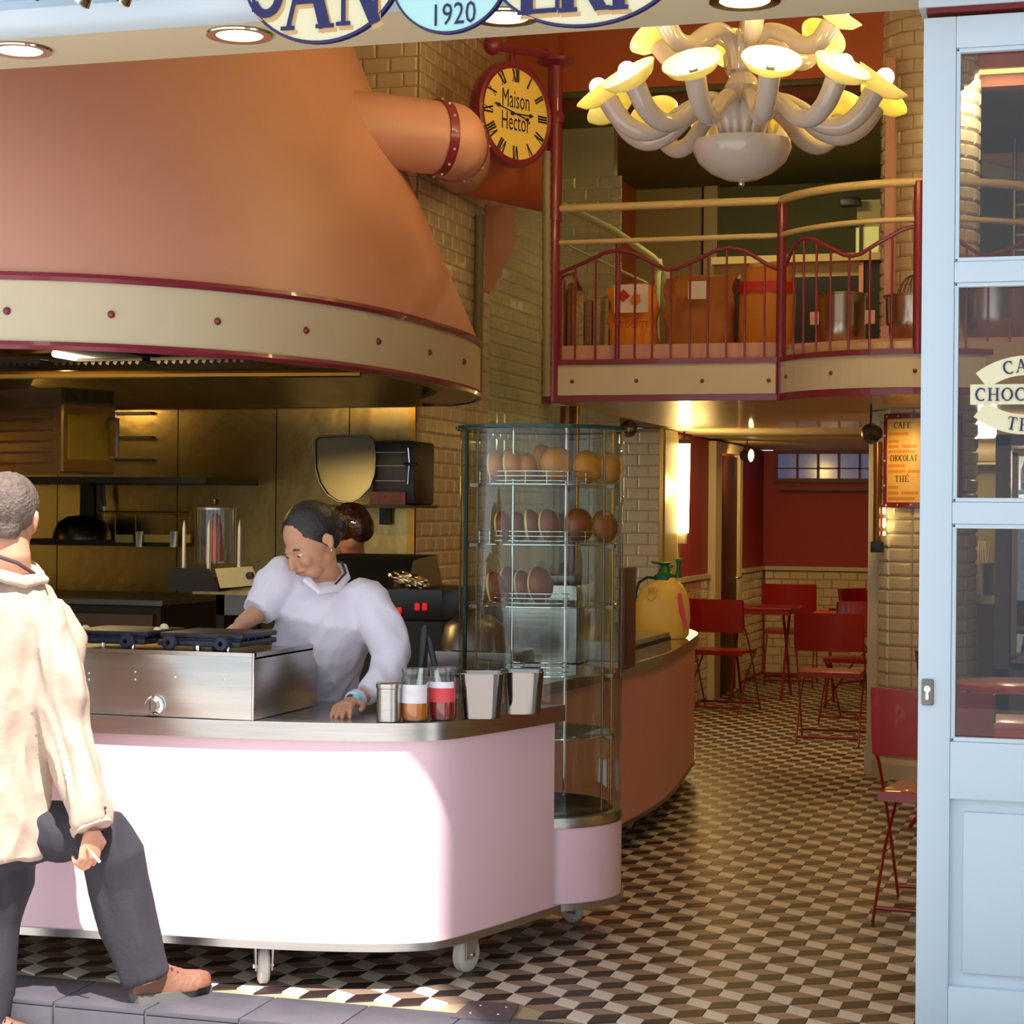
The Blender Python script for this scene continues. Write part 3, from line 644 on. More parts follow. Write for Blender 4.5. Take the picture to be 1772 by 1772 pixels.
b.tube(vv, [.022 + .004 * (i % 2) for i in range(54)], 12); fx = thing('flexible_hose', 'white corrugated flexible hose hanging behind the plum pole', 'hose', vv[-1]); part('hose', b, mat('hose_white', (150, 140, 108), .5), fx)

# ============================================================ MEZZANINE BALUSTRADE
YB = 9.90
bal = thing('balustrade', 'plum wrought balustrade with wavy rail, cream handrails and riveted fascia', 'railing', (-1.6, YB, 2.05))
BC = Vector((-.91, 10.26)); BR = .75
def bpath(x):
    """front line of the balcony in plan for a given x"""
    if x < -1.57: return YB
    if x > -.25: return 9.9
    return BC.y - math.sqrt(max(.001, BR * BR - (x - BC.x) ** 2)) - .0
def curve_pts(off=0, n=26, x0=-1.57, x1=-.25):
    return [(x, bpath(x) + off) for x in [x0 + (x1 - x0) * i / n for i in range(n + 1)]]
xs_s = [-2.79, -1.57]
def strip(z0, z1, off, th, m, name, straight=True, curve=True):
    if straight:
        bb = B(); bb.cube2((-2.79, YB + off, z0), (-1.565, YB + off + th, z1)); part(name, bb, m, bal)
    if curve:
        bb = B(); P = curve_pts(off) + [(.6, 9.9 + off)]; rings = []
        for (x, y) in P: rings.append([(x, y, z0), (x, y, z1), (x, y + th, z1), (x, y + th, z0)])
        bb.ringloft(rings); o = part(name, bb, m, bal, smooth=False)
strip(2.075, 2.235, -.02, .03, M_cream, 'fascia'); strip(2.04, 2.072, -.03, .04, M_plum, 'lower_trim'); strip(2.235, 2.262, -.03, .04, M_plum, 'upper_trim')
for (x, y) in ((990, 660), (1101, 659), (1215, 659), (1330, 658)):
    p = at_y(x, y, YB - .022); b = B(); b.ball(p, .011, (1, .6, 1), 10); part('rivet', b, M_plum, bal)
for (x, X_) in ((1361, -1.555), (1437, 0), (1583, 0), (1740, 0)):
    best = min((abs(((lambda w: 886 + FPX * w.x / -w.z)(CR.transposed() @ (Vector((q, bpath(q) - .02, 2.155)) - CC))) - x), q) for q in [-1.56 + .005 * i for i in range(300)])[1]
    b = B(); b.ball((best, bpath(best) - .022, 2.155), .011, (1, .8, 1), 10); part('rivet', b, M_plum, bal)
# posts
def px_on_curve(x, z):
    return min((abs(((lambda w: 886 + FPX * w.x / -w.z)(CR.transposed() @ (Vector((q, bpath(q), z)) - CC))) - x), q) for q in [-2.9 + .004 * i for i in range(900)])[1]
b = B(); b.tube([(-2.775, YB - .01, 2.04), (-2.775, YB - .01, 3.0)], .034, 16); b.tube([(-2.775, YB - .01, 3.0), (-2.775, YB - .01, 3.86)], .04, 16); b.lathe([(.04, 3.82), (.1, 3.84), (.1, 3.86)], (-2.775, YB - .01, 0), 20, cap=True); b.lathe([(.05, 3.52), (.052, 3.56), (.04, 3.58)], (-2.775, YB - .01, 0), 16); part('post', b, M_plum, bal, label='tall plum post carrying the clock')
x2 = -1.562
b = B(); b.cyl((x2, YB - .01, 2.04), (x2, YB - .01, 3.07), .026, seg=14); part('post', b, M_plum, bal)
x3 = px_on_curve(1590, 2.6); b = B(); b.cyl((x3, bpath(x3) - .01, 2.24), (x3, bpath(x3) - .01, 3.07), .028, seg=14); part('post', b, M_plum, bal)
x4 = at_y(1069, 500, YB).x; b = B(); b.cyl((x4, YB, 2.24), (x4, YB, 2.87), .014, seg=10); part('post', b, M_plum, bal)
# handrails
for z, r in ((3.065, .021), (2.885, .014)):
    b = B(); b.tube([(-2.77, YB - .01, z), (-1.56, YB - .01, z)], r, 12); part('handrail', b, mat('rail_cream', (206, 184, 130), .35), bal)
    b = B(); b.tube([(x, y - .01, z) for x, y in curve_pts(0, 30)] + [(.1, 9.89, z), (.6, 9.89, z)], r, 12); part('handrail', b, mat('rail_cream', (206, 184, 130)), bal)
# wavy rail and balusters
wv = [(957, 476), (975, 470), (1010, 455), (1045, 438), (1068, 433), (1095, 438), (1130, 455), (1155, 467), (1172, 465), (1205, 450), (1240, 433), (1263, 429), (1290, 434), (1325, 456), (1343, 465), (1356, 464)]
P1 = [at_y(x, y, YB - .012) for x, y in wv]
b = B(); b.tube(P1, .0105, 8); part('wave_rail', b, M_plum, bal)
wv2 = [(1360, 460), (1368, 438), (1382, 418), (1395, 412), (1410, 415), (1440, 431), (1460, 441), (1475, 443), (1490, 439), (1520, 420), (1560, 398), (1580, 392), (1600, 392), (1618, 397), (1650, 412), (1690, 437), (1712, 442), (1740, 434), (1765, 422), (1790, 412)]
def on_curve(x, y):
    q = px_on_curve(x, 2.6); Yv = bpath(q) - .012; p = at_y(x, y, Yv); return Vector((q, Yv, p.z))
P2 = [on_curve(x, y) for x, y in wv2]
b = B(); b.tube(P2, .0105, 8); part('wave_rail', b, M_plum, bal)
def zof(P, x):
    for p, q in zip(P, P[1:]):
        if p.x <= x <= q.x: return p.z + (q.z - p.z) * (x - p.x) / max(1e-6, q.x - p.x)
    return 2.75
for px in (996, 1031, 1099, 1129, 1161, 1194, 1225, 1257, 1289, 1323, 971):
    x = at_y(px, 600, YB).x; b = B(); b.cyl((x, YB - .012, 2.25), (x, YB - .012, zof(P1, x)), .006, seg=6); part('baluster', b, M_plum, bal)
for px in (1374, 1391, 1413, 1437, 1469, 1505, 1543, 1630, 1672, 1711, 1748):
    x = px_on_curve(px, 2.5); b = B(); b.cyl((x, bpath(x) - .012, 2.25), (x, bpath(x) - .012, zof(P2, x)), .006, seg=6); part('baluster', b, M_plum, bal)
# return side of the balustrade (runs back at the left)
sb = B(); sp = [at_x(x, y, -2.80) for x, y in ((960, 500), (984, 459), (997, 450), (1008, 466), (1022, 498))]
sb.tube([(-2.79, 10.0, 2.66), (-2.79, 10.15, 2.74), (-2.79, 10.35, 2.78), (-2.79, 10.55, 2.7), (-2.79, 10.8, 2.62), (-2.79, 11.05, 2.72), (-2.79, 11.25, 2.76), (-2.79, 11.5, 2.62)], .009, 7)
part('wave_rail', sb, M_plum, bal)
for i in range(11):
    y = 10.02 + i * .145; b = B(); b.cyl((-2.79, y, 2.30), (-2.79, y, 2.68 + .05 * math.sin(i)), .005, seg=6); part('baluster', b, M_plum, bal)
# stair handrail behind
hr = thing('stair_rail', 'pale green sloping stair handrail behind the balcony', 'handrail', at_d(1120, 450, 12.4))
b = B(); b.tube([at_d(968, 352, 11.2), at_d(1060, 398, 12), at_d(1130, 446, 12.6), at_d(1150, 470, 12.7), at_d(1150, 570, 12.7)], .024, 10); part('handrail', b, mat('pale_green', (170, 176, 130), .4), hr)
b = B(); b.tube([at_d(968, 418, 11.2), at_d(1120, 490, 12.6)], .008, 8); part('lower_rail', b, mat('pale_green', (170, 176, 130)), hr)
b = B(); b.tube([at_d(1137, 450, 12.7), at_d(1143, 590, 12.6)], .035, 10); part('newel', b, mat('pale_green', (170, 176, 130)), hr)
# menu pasted at balcony end (narrow dark picture strip)
b = B(); q = [at_y(937, 588, 9.93), at_y(951, 588, 9.93), at_y(951, 700, 9.93), at_y(937, 700, 9.93)]; b.slab(q, .02, (0, 1, 0)); tag(part('picture_panel', b, mat('red_black_print', (150, 60, 30), .4, var=.6, scale=16)), 'narrow printed panel in red and black left of the balcony end', 'panel')
# ============================================================ COUNTERS
def catmull(P, n=6):
    out = []
    for i in range(len(P) - 1):
        p0, p1, p2, p3 = P[max(i - 1, 0)], P[i], P[i + 1], P[min(i + 2, len(P) - 1)]
        for k in range(n):
            t = k / n; out.append(tuple(.5 * ((2 * p1[j]) + (-p0[j] + p2[j]) * t + (2 * p0[j] - 5 * p1[j] + 4 * p2[j] - p3[j]) * t * t + (-p0[j] + 3 * p1[j] - 3 * p2[j] + p3[j]) * t ** 3) for j in range(len(p1))))
    out.append(tuple(P[-1])); return out
KC = Vector((-1.8475, 6.459)); KR = .287
fr = [(-4.8, 5.30), (-3.7, 5.30)] + [at_z(x, y, .13).xy[:] for x, y in ((31, 1615), (180, 1623), (290, 1630), (400, 1637), (500, 1642), (600, 1645), (690, 1645), (765, 1639), (850, 1615), (920, 1592), (974, 1574))]
fr = catmull(fr, 5)
def outline(grow, gap=.008):
    P = []
    for i, p in enumerate(fr):
        a, c = Vector(fr[max(i - 1, 0)]), Vector(fr[min(i + 1, len(fr) - 1)]); t = (c - a).normalized(); n = Vector((t.y, -t.x)); q = Vector(p) + n * grow
        if (q - KC).length > KR + gap: P.append(q[:])
        elif len(P) > 20: break
    a0 = math.atan2(P[-1][1] - KC.y, P[-1][0] - KC.x); a1 = -PI + .62
    if a0 > 0: a0 -= 2 * PI
    for i in range(1, 17):
        a = a0 + (a1 - a0) * i / 16; P.append((KC.x + (KR + gap) * math.cos(a), KC.y + (KR + gap) * math.sin(a)))
    P += [(-2.25, 6.13), (-4.8, 6.10)]
    return P
ctr = thing('crepe_counter', 'long curved pink serving counter on castors with steel worktop', 'counter', (-3, 5.7, 0))
b = B(); b.prism(outline(0), .15, .765); part('body', b, M_pink, ctr, smooth=True)
b = B(); b.prism(outline(.008), .128, .152); part('base_trim', b, M_steel, ctr, smooth=True)
b = B(); b.prism(outline(.018), .762, .816); part('worktop', b, M_steel, ctr, smooth=True)
M_nylon = mat('white_nylon', (226, 220, 212), .4, var=.04)
M_pw = mat('castor_metal', (200, 196, 196), .3, .8)
def castor(parent, x, y, rz, r=.055, w=.036, zt=.13, bare=False):
    o = B(); M = Matrix.Translation((x, y, 0)) @ Matrix.Rotation(rz, 4, 'Z')
    o.lathe([(.008, -w / 2), (r - .01, -w / 2), (r, -w / 2 + .007), (r, w / 2 - .007), (r - .01, w / 2), (.008, w / 2)], (0, 0, r), 24, M=Matrix.Rotation(PI / 2, 3, 'Y')).xf(M); wh = part('castor', o, M_nylon, parent)
    o = B()
    for s in (-1, 1):
        o.ringloft([[(s * (w / 2 + .004), -.02 - .01, r - .01), (s * (w / 2 + .009), -.02 - .01, r - .01), (s * (w / 2 + .009), .02 - .01, r - .01), (s * (w / 2 + .004), .02 - .01, r - .01)],
                    [(s * (w / 2 + .006), -.035, zt), (s * (w / 2 + .012), -.035, zt), (s * (w / 2 + .012), .035, zt), (s * (w / 2 + .006), .035, zt)]])
    o.box((0, 0, zt - .004), (w + .03, .08, .008)); o.xf(M); part('fork', o, M_pw, wh)
    o = B(); o.tube([(-w / 2 - .014, 0, r), (w / 2 + .014, 0, r)], .008, 8).xf(M); part('axle', o, M_chrome, wh)
castor(ctr, -2.44, 5.47, .5); castor(ctr, -1.90, 5.82, -.35); castor(ctr, -3.45, 5.5, 0); castor(ctr, -3.6, 5.95, .2); castor(ctr, -2.5, 6.0, .3)

# ---- round glass pastry case
case = thing('pastry_case', 'tall round glass pastry case on pink base beside the counter', 'display case', (KC.x, KC.y, 0))
b = B(); b.lathe([(KR, .15), (KR, .405)], (KC.x, KC.y, 0), 64, cap=True); part('base', b, M_pink, case)
b = B(); b.lathe([(KR + .002, .128), (KR + .008, .128), (KR + .008, .152), (KR + .002, .152)], (KC.x, KC.y, 0), 64); part('base_trim', b, M_steel, case)
b = B(); b.lathe([(KR - .01, .40), (KR + .004, .402), (KR + .004, .415), (KR - .004, .435), (KR - .03, .437), (KR - .035, .42)], (KC.x, KC.y, 0), 64); part('ring', b, M_steel, case)
b = B(); b.lathe([(.001, .415), (KR - .03, .415)], (KC.x, KC.y, 0), 48); b.lathe([(KR - .05, .416), (KR - .05, .45), (KR - .045, .45), (KR - .045, .416)], (KC.x, KC.y, 0), 48); part('turntable', b, M_dsteel, case)
b = B(); b.lathe([(KR - .003, .43), (KR - .003, 1.735)], (KC.x, KC.y, 0), 72); part('glass', b, M_glass, case)
b = B(); b.lathe([(.001, 1.737), (KR + .012, 1.737), (KR + .012, 1.747), (.001, 1.747)], (KC.x, KC.y, 0), 64); part('glass_top', b, glass('top_glass', (150, 190, 175), .3), case)
b = B(); b.lathe([(KR + .009, 1.735), (KR + .014, 1.737), (KR + .014, 1.748), (KR + .009, 1.749)], (KC.x, KC.y, 0), 64); part('glass_rim', b, M_gedge, case)
rt = Vector((math.cos(YAW), math.sin(YAW), 0)); fw = Vector((-math.sin(YAW), math.cos(YAW), 0)); K3 = Vector((KC.x, KC.y, 0))
def kp(r_, f_, z): return K3 + rt * r_ + fw * f_ + Vector((0, 0, z))
for (r_, f_, w, m_) in ((-.262, -.04, .008, M_gedge), (-.225, .10, .004, M_dsteel), (-.1, -.16, .003, M_chrome), (.21, -.12, .004, M_dsteel), (.25, .06, .005, M_brass), (.09, .22, .004, M_chrome)):
    b = B(); b.cyl(kp(r_, f_, .44), kp(r_, f_, 1.735), w, seg=8); part('upright', b, m_, case)
SH = [1.548, 1.345, 1.136, .905, .695]
def arcp(r, z, a0, a1, n=24): return [kp(r * math.cos(a0 + (a1 - a0) * i / n), r * math.sin(a0 + (a1 - a0) * i / n), z) for i in range(n + 1)]
for k, z in enumerate(SH):
    b = B(); b.lathe([(.001, z - .003), (KR - .03, z - .003), (KR - .03, z + .003), (.001, z + .003)], (KC.x, KC.y, 0), 48); s = part('shelf', b, glass('shelf_glass', (205, 222, 214), .3), case)
    b = B(); b.tube([p for p in arcp(KR - .028, z, 0, 2 * PI * 31 / 32, 31)], .0035, 6, closed=True); part('shelf_rim', b, M_chrome, s)
    if k < 4:
        for h in (.012, .028, .044):
            b = B(); b.tube(arcp(KR - .06, z + h, -PI + .35, -.5 if k < 2 else -1.15), .0022, 6); part('rail_wire', b, M_chrome, s)
        for j in range(7):
            a = -PI + .35 + j * .32; b = B(); q = kp((KR - .06) * math.cos(a), (KR - .06) * math.sin(a), z); b.cyl(q, q + Vector((0, 0, .046)), .002, seg=5); part('rail_stud', b, M_chrome, s)
    for a in (-2.6, -.5):
        b = B(); q = kp((KR - .02) * math.cos(a), (KR - .02) * math.sin(a), z - .004); b.box(q, (.03, .03, .014), bev=.003); part('clip', b, M_dsteel, s)
# bread rolls: brown domed crust on a pale flat underside
M_crust = mat('brown_crust', (214, 130, 34), .45, var=.22, scale=9, bump=.15); M_crustd = mat('dark_crust', (140, 66, 22), .35, var=.2, scale=9); M_crumb = mat('pale_crumb', (232, 206, 140), .7, var=.1)
def roll_proto(m, nm, lab, r=.06, th=.05):
    t = thing(nm, lab, 'bread'); bb = B()
    bb.lathe([(.001, th * .72), (r * .4, th * .68), (r * .75, th * .48), (r * .95, th * .22), (r, 0), (r * .985, -.006)], (0, 0, 0), 24); part('crust', bb, m, t, world=False)
    bb = B(); bb.lathe([(r * .985, -.006), (r * .93, -.014), (r * .6, -.02), (.001, -.02)], (0, 0, 0), 24); part('underside', bb, M_crumb, t, world=False)
    return t
pr1 = roll_proto(M_crust, 'bread_roll', 'golden brown round roll standing on edge on the top shelf of the case'); pr2 = roll_proto(M_crustd, 'dark_roll', 'dark brown round roll standing on edge in the glass case')
ordn = ['first', 'second', 'third', 'fourth', 'fifth', 'sixth', 'last']
def put_rolls(pr, z, items, shelf, firstuse):
    for i, (px, f_, sc_, yaw) in enumerate(items):
        r_ = (px - 933) / 500.; ax = (rt * math.cos(yaw) - fw * math.sin(yaw) + Vector((0, 0, .12))).normalized()
        lab = f"{ordn[i] if i < len(items) - 1 else 'last'} {'golden' if pr is pr1 else 'dark brown'} roll from the left on the {shelf} shelf"
        if firstuse and i == 0: t = pr; t['label'] = lab
        else: t = dup(pr, (0, 0, 0), label=lab)
        t['group'] = f'rolls on the {shelf} shelf of the pastry case'
        t.location = kp(r_, f_, z + .0655 * sc_); t.rotation_euler = ax.to_track_quat('Z', 'X').to_euler(); t.scale = (sc_,) * 3
put_rolls(pr1, SH[0], [(853, -.10, .93, .35), (882, -.13, .97, .4), (908, -.11, .86, .4), (934, -.05, 1.12, .55), (958, -.13, 1.06, .95), (1010, -.12, .95, .9), (1048, -.07, .93, .7)], 'top', True)
put_rolls(pr2, SH[1], [(866, -.08, .9, .35), (893, -.05, .88, .3), (914, -.12, .95, .15), (944, -.14, .97, .45), (996, -.12, 1.0, .9), (1040, -.09, .95, .8)], 'second', True)
put_rolls(pr2, SH[2], [(852, -.12, .92, .25), (878, -.03, 1.05, .35), (900, -.1, .95, .3), (930, -.12, 1.06, .55)], 'third', False)
for a in (1.2, 2.2): castor(case, KC.x + .2 * math.cos(a), KC.y + .2 * math.sin(a), a, .045, .03, .13)

# ---- second counter running into the shop
c2 = thing('inner_counter', 'rose coloured curved inner counter with steel worktop behind the pastry case', 'counter', (-2.3, 8.7, 0))
fr2 = [(-1.99, 6.95), (-1.94, 7.5), at_z(1080, 1428, .13).xy[:], at_z(1150, 1385, .13).xy[:], at_z(1190, 1335, .13).xy[:], (-2.09, 10.35), (-2.25, 10.75), (-2.38, 10.9), (-2.5, 10.95)]
f2 = catmull(fr2, 5)
def out2(g):
    P = []
    for i, p in enumerate(f2):
        a, c = Vector(f2[max(i - 1, 0)]), Vector(f2[min(i + 1, len(f2) - 1)]); t = (c - a).normalized(); P.append((p[0] + t.y * g, p[1] - t.x * g))
    return P + [(-2.5, 6.95)]
b = B(); b.prism(out2(0), .14, .77); part('body', b, M_pinkd, c2, smooth=True)
b = B(); b.prism(out2(.006), .125, .142); part('base_trim', b, M_dsteel, c2, smooth=True)
b = B(); b.prism(out2(.016), .768, .812); part('worktop', b, M_steel, c2, smooth=True)
castor(c2, -2.06, 8.7, .4, .055, .034); castor(c2, -2.1, 9.3, -.3, .055, .034); castor(c2, -2.2, 8.0, .2); castor(c2, -2.2, 10.3, .2)

# ---- things on the first counter
ZT = .817
def ontop(x, y): return at_z(x, y, ZT)
# steel griddle box
p0, p1, p2 = ontop(150, 1247), ontop(427, 1250), ontop(500, 1222)
gx0, gx1 = -3.25, p1.x; gy0 = p1.y + .045; gy1 = gy0 + .50
zt = at_y(427, 1130, gy0).z
gd = thing('griddle', 'brushed steel griddle cabinet with round dial on the counter, black irons on top', 'griddle', ((gx0 + gx1) / 2, (gy0 + gy1) / 2, ZT))
b = B(); b.cube2((gx0, gy0, ZT + .001), (gx1, gy1, zt - .012), bev=.002); part('cabinet', b, M_steel, gd)
b = B(); b.cube2((gx0 - .004, gy0 - .004, zt - .012), (gx1 + .004, gy0 + .012, zt)); b.cube2((gx1 - .012, gy0, zt - .012), (gx1 + .004, gy1, zt)); b.cube2((gx0, gy0 + .01, zt - .02), (gx1, gy1, zt - .011)); part('top_edge', b, M_steel, gd)
b = B(); b.cyl((gx1, gy0 - .003, ZT + .002), (gx1, gy0 - .003, zt), .004, seg=8); part('corner_bead', b, M_chrome, gd)
p = at_y(269, 1220, gy0); b = B(); b.lathe([(.03, .002), (.03, .012), (.024, .016), (.02, .03), (.001, .031)], p, 24, M=Matrix.Rotation(PI / 2, 3, 'X')); dl_ = part('dial', b, M_chrome, gd)
b = B(); b.box((p.x, gy0 - .033, p.z), (.005, .006, .03), bev=.001); part('pointer', b, M_dsteel, dl_)
for x, y in ((154, 1165), (154, 1176), (234, 1163), (234, 1176), (303, 1172), (388, 1176)):
    q = at_y(x, y, gy0); b = B(); b.ball(q, .0035, (1, .5, 1), 8); part('screw', b, M_chrome, gd)
M_iron = mat('cast_iron', (44, 46, 62), .45, .4, var=.3, scale=30, bump=.3)
for i, (px, w) in enumerate(((215, 250), (385, 560))):
    c = at_y(px if i == 0 else 375, 1108, gy0 + .16); x0 = c.x
    t = thing('waffle_iron', ('black cast iron waffle iron on the left of the griddle', 'black cast iron waffle iron under the server\'s hand')[i], 'waffle iron', (x0, gy0 + .17, zt + .001), group='cast irons on the griddle')
    hw = .14
    b = B(); b.cube2((x0 - hw, gy0 + .03, zt + .012), (x0 + hw, gy0 + .31, zt + .030), bev=.008)
    for k in range(5): b.cube2((x0 - hw + .01, gy0 + .05 + k * .055, zt + .028), (x0 + hw - .01, gy0 + .062 + k * .055, zt + .036))
    part('lower_plate', b, M_iron, t)
    b = B(); b.cube2((x0 - hw, gy0 + .05, zt + .036), (x0 + hw, gy0 + .31, zt + .052), bev=.006); part('upper_plate', b, M_iron, t)
    for dx in (-.09, .085):
        b = B(); b.lathe([(.02, 0), (.026, .012), (.02, .02), (.008, .022)], (x0 + dx, gy0 + .026, zt + .024), 14, M=Matrix.Rotation(PI / 2, 3, 'X')); part('burner_ring', b, M_iron, t)
    for dx in (-.1, 0, .1):
        b = B(); b.cyl((x0 + dx, gy0 + .03, zt), (x0 + dx, gy0 + .03, zt + .016), .007, seg=8); part('foot', b, M_chrome, t)
    if i == 0: ks = [(272, 1093, .0), (284, 1087, .06)]
    else: ks = []
    for kx, ky, dy in ks:
        q = at_y(kx, ky, gy0 + .15 + dy); b = B(); b.tube([(q.x - .05, gy0 + .15 + dy, zt + .045), q], .005, 8); hk = part('handle', b, M_chrome, t)
        b = B(); b.ball(q, .015, (1, 1, 1), 14); part('knob', b, mat('cream_knob', (236, 226, 190), .3), hk)
q = at_y(148, 1090, gy0 + .15); t = thing('handle_knob', 'cream ball handle beside the walking man\'s shoulder', 'knob', (q.x, q.y, zt))
b = B(); b.ball(q, .016, (1, 1, 1), 14); part('knob', b, mat('cream_knob', (236, 226, 190)), t); b = B(); b.tube([(q.x - .01, q.y, zt + .002), q], .005, 8); part('stem', b, M_chrome, t)
t = thing('wire_rack', 'brass coloured wire rack behind the griddle beside the server', 'rack', at_y(475, 1110, gy0 + .55))
for k, (x0, y0, x1, y1) in enumerate(((445, 1091, 486, 1089), (448, 1103, 490, 1098), (452, 1115, 492, 1108))):
    b = B(); b.tube([at_y(x0, y0, gy0 + .56), at_y(x1, y1, gy0 + .6)], .006, 8); part('bar', b, M_brass, t)
b = B(); pA = at_y(450, 1118, gy0 + .57); b.tube([pA, (pA.x, pA.y, zt - .2), (pA.x, pA.y, ZT)], .005, 6); part('leg', b, M_dsteel, t)

# jars and tins
def put_jar(px, py, w_px, h_px, jam, lab, lm):
    p = ontop(px, py); sc = 3350 / ((CR.transposed() @ (p - CC)).z * -1); r = w_px / sc / 2; h = h_px / sc; p = p + fw * r
    t = thing('jam_jar', lab, 'jar', (p.x, p.y, ZT)); c = (p.x, p.y, ZT + .001)
    b = B(); b.lathe([(.001, .003), (r * .9, .003), (r * .985, .012), (r * .985, h * .36), (.001, h * .36)], c, 28); part('jam', b, jam, t)
    b = B(); b.lathe([(r * .9, 0), (r, .01), (r, h * .78), (r * .96, h * .84), (r * .93, h * .86), (r * .93, h * .92), (r * .97, h * .96), (r * .97, h)], c, 32); b.lathe([(.001, 0), (r * .9, 0)], c, 28); part('glass', b, M_glassj, t)
    b = B(); a0 = -PI / 2 - YAW * 0 - .95; b.lathe([(r * 1.012, h * .34), (r * 1.012, h * .70)], c, 20, a0=a0 - .25, a1=a0 + 2.3); part('paper_label', b, lm, t)
    return t, p, r, h
M_lab1 = mat('white_label', (232, 226, 236), .6, var=.1, scale=30); M_lab2 = mat('red_label', (224, 70, 80), .5, var=.08)
tj, pj, rj, hj = put_jar(716, 1249, 49, 90, mat('apricot_jam', (232, 132, 30), .15, var=.1), 'glass jar of apricot jam with white label', M_lab1)
tr, pr_, rr_, hr_ = put_jar(765, 1247, 48, 90, mat('red_jam', (160, 20, 28), .12, var=.1), 'glass jar of red jam with red label and spatula', M_lab2)
b = B(); b.lathe([(rr_ * 1.014, hr_ * .62), (rr_ * 1.014, hr_ * .74)], (pr_.x, pr_.y, ZT), 20, a0=-PI / 2 - 1.2, a1=-PI / 2 + 1.2); part('label_band', b, M_lab1, tr)
p = ontop(671, 1250); r = .0365; p = p + fw * r
t = thing('sugar_shaker', 'round steel sugar shaker left of the jam jars', 'shaker', (p.x, p.y, ZT)); b = B(); b.lathe([(.001, 0), (r, 0), (r, .098), (r + .002, .1), (r + .002, .112), (r, .113), (r * .3, .116), (.001, .116)], (p.x, p.y, ZT + .001), 28); part('body', b, M_steel, t)
b = B(); b.lathe([(r + .0025, .101), (r + .0025, .113), (r * .9, .117), (.001, .118)], (p.x, p.y, ZT + .001), 28); part('lid', b, M_steel, t)
for i, (x0, y0, x1, y1, jp, lab) in enumerate(((722, 1225, 736, 1082, tj, 'black handled spatula standing in the apricot jar'), (766, 1215, 741, 1100, tr, 'second black handled spatula leaning from the red jam jar'))):
    dd = 6.12; a = at_d(x0, y0, dd); c = at_d(x1, y1, dd + .03); d = (c - a).normalized(); L = (c - a).length
    t = thing('spatula', lab, 'spatula', a, group='spatulas in the jam jars'); m = a + d * (L * .48)
    b = B(); b.tube([a, a + d * L * .3, m], [.013, .011, .006], 8, flat=.15); part('blade', b, M_steel, t)
    b = B(); b.tube([m, m + d * .012, m + d * L * .2, c - d * .015, c], [.007, .01, .0105, .0115, .006], 10, flat=.75); part('handle', b, mat('black_handle', (26, 26, 34), .35), t)
def gastro(px, py, w, h, lab, front=0):
    p = ontop(px, py); p = p + fw * (w * .55)
    t = thing('steel_pot', lab, 'container', (p.x, p.y, ZT), YAW, group='steel pots at the end of the counter')
    def rr(hw, hd, z, rad, n=5):
        o = []
        for sx, sy, a0 in ((1, 1, 0), (-1, 1, 90), (-1, -1, 180), (1, -1, 270)):
            for i in range(n + 1):
                a = math.radians(a0 + 90 * i / n); o.append((sx * (hw - rad) + rad * math.cos(a), sy * (hd - rad) + rad * math.sin(a), z))
        return o
    b = B(); b.ringloft([rr(w * .41, w * .41, .001, w * .2), rr(w * .42, w * .42, .006, w * .2), rr(w * .5, w * .5, h - .004, w * .26), rr(w * .56, w * .56, h - .002, w * .2), rr(w * .56, w * .56, h, w * .2), rr(w * .49, w * .49, h - .002, w * .2), rr(w * .41, w * .41, .01, w * .2)])
    part('body', b, mat('pot_steel', (150, 144, 142), .14, 1, var=.08, scale=3), t, world=False)
gastro(833, 1246, .138, .142, 'larger square steel pot beside the red jam jar'); gastro(905, 1238, .13, .136, 'second steel pot, against the glass case')

# ---- things on the inner counter
ZT2 = .813
c = at_z(1146, 1128, ZT2); c = Vector((-2.28, 9.75, ZT2))
sp_ = thing('pressure_sprayer', 'yellow plastic pressure sprayer with green pump on the inner counter', 'sprayer', c)
M_yel = mat('yellow_plastic', (236, 196, 92), .38, var=.03, sss=.1)
def sc_at(v): return FPX / -(CR.transposed() @ (Vector(v) - CC)).z
k = 1 / sc_at(c)
def SPt(px, py, off=0): return at_d(px, py, FPX / sc_at(c) + off)
zc = SPt(1146, 1020); cx = Vector((zc.x, zc.y, 0)); wdt = 98 * k / 2
def el(z, a, bq, sx=0, n=28): return [cx + rt * (sx + a * math.copysign(abs(math.cos(2 * PI * i / n)) ** .75, math.cos(2 * PI * i / n))) + fw * (bq * math.copysign(abs(math.sin(2 * PI * i / n)) ** .75, math.sin(2 * PI * i / n))) + Vector((0, 0, z)) for i in range(n)]
ztop = SPt(1146, 1003).z
b = B(); b.ringloft([el(ZT2 + .002, wdt * .86, wdt * .66), el(ZT2 + .02, wdt * .95, wdt * .72), el(ZT2 + (ztop - ZT2) * .35, wdt, wdt * .75), el(ZT2 + (ztop - ZT2) * .6, wdt * .97, wdt * .72), el(ZT2 + (ztop - ZT2) * .82, wdt * .82, wdt * .62, .004), el(ZT2 + (ztop - ZT2) * .93, wdt * .6, wdt * .5, .012), el(ztop, wdt * .36, wdt * .36, .02), el(ztop + .012, wdt * .34, wdt * .34, .02)]); part('tank', b, M_yel, sp_)
b = B(); q = SPt(1127, 1026, -wdt * .66); b.tube([q + rt * .022 * math.cos(a) + Vector((0, 0, .035 * math.sin(a))) for a in np.linspace(0, 2 * PI, 14)[:-1]], .007, 8, closed=True); part('grip', b, M_yel, sp_)
b = B(); q = SPt(1181, 1058, -wdt * .62); b.ringloft([[q + rt * (x * k) + Vector((0, 0, -y * k)) + fw * o for x, y in ((-8, -30), (-3, -32), (4, 0), (9, 28), (5, 29), (-6, 0))] for o in (-.012, .0)]); part('label', b, mat('red_label', (200, 50, 20)), sp_)
M_gr = mat('green_plastic', (20, 110, 60), .35)
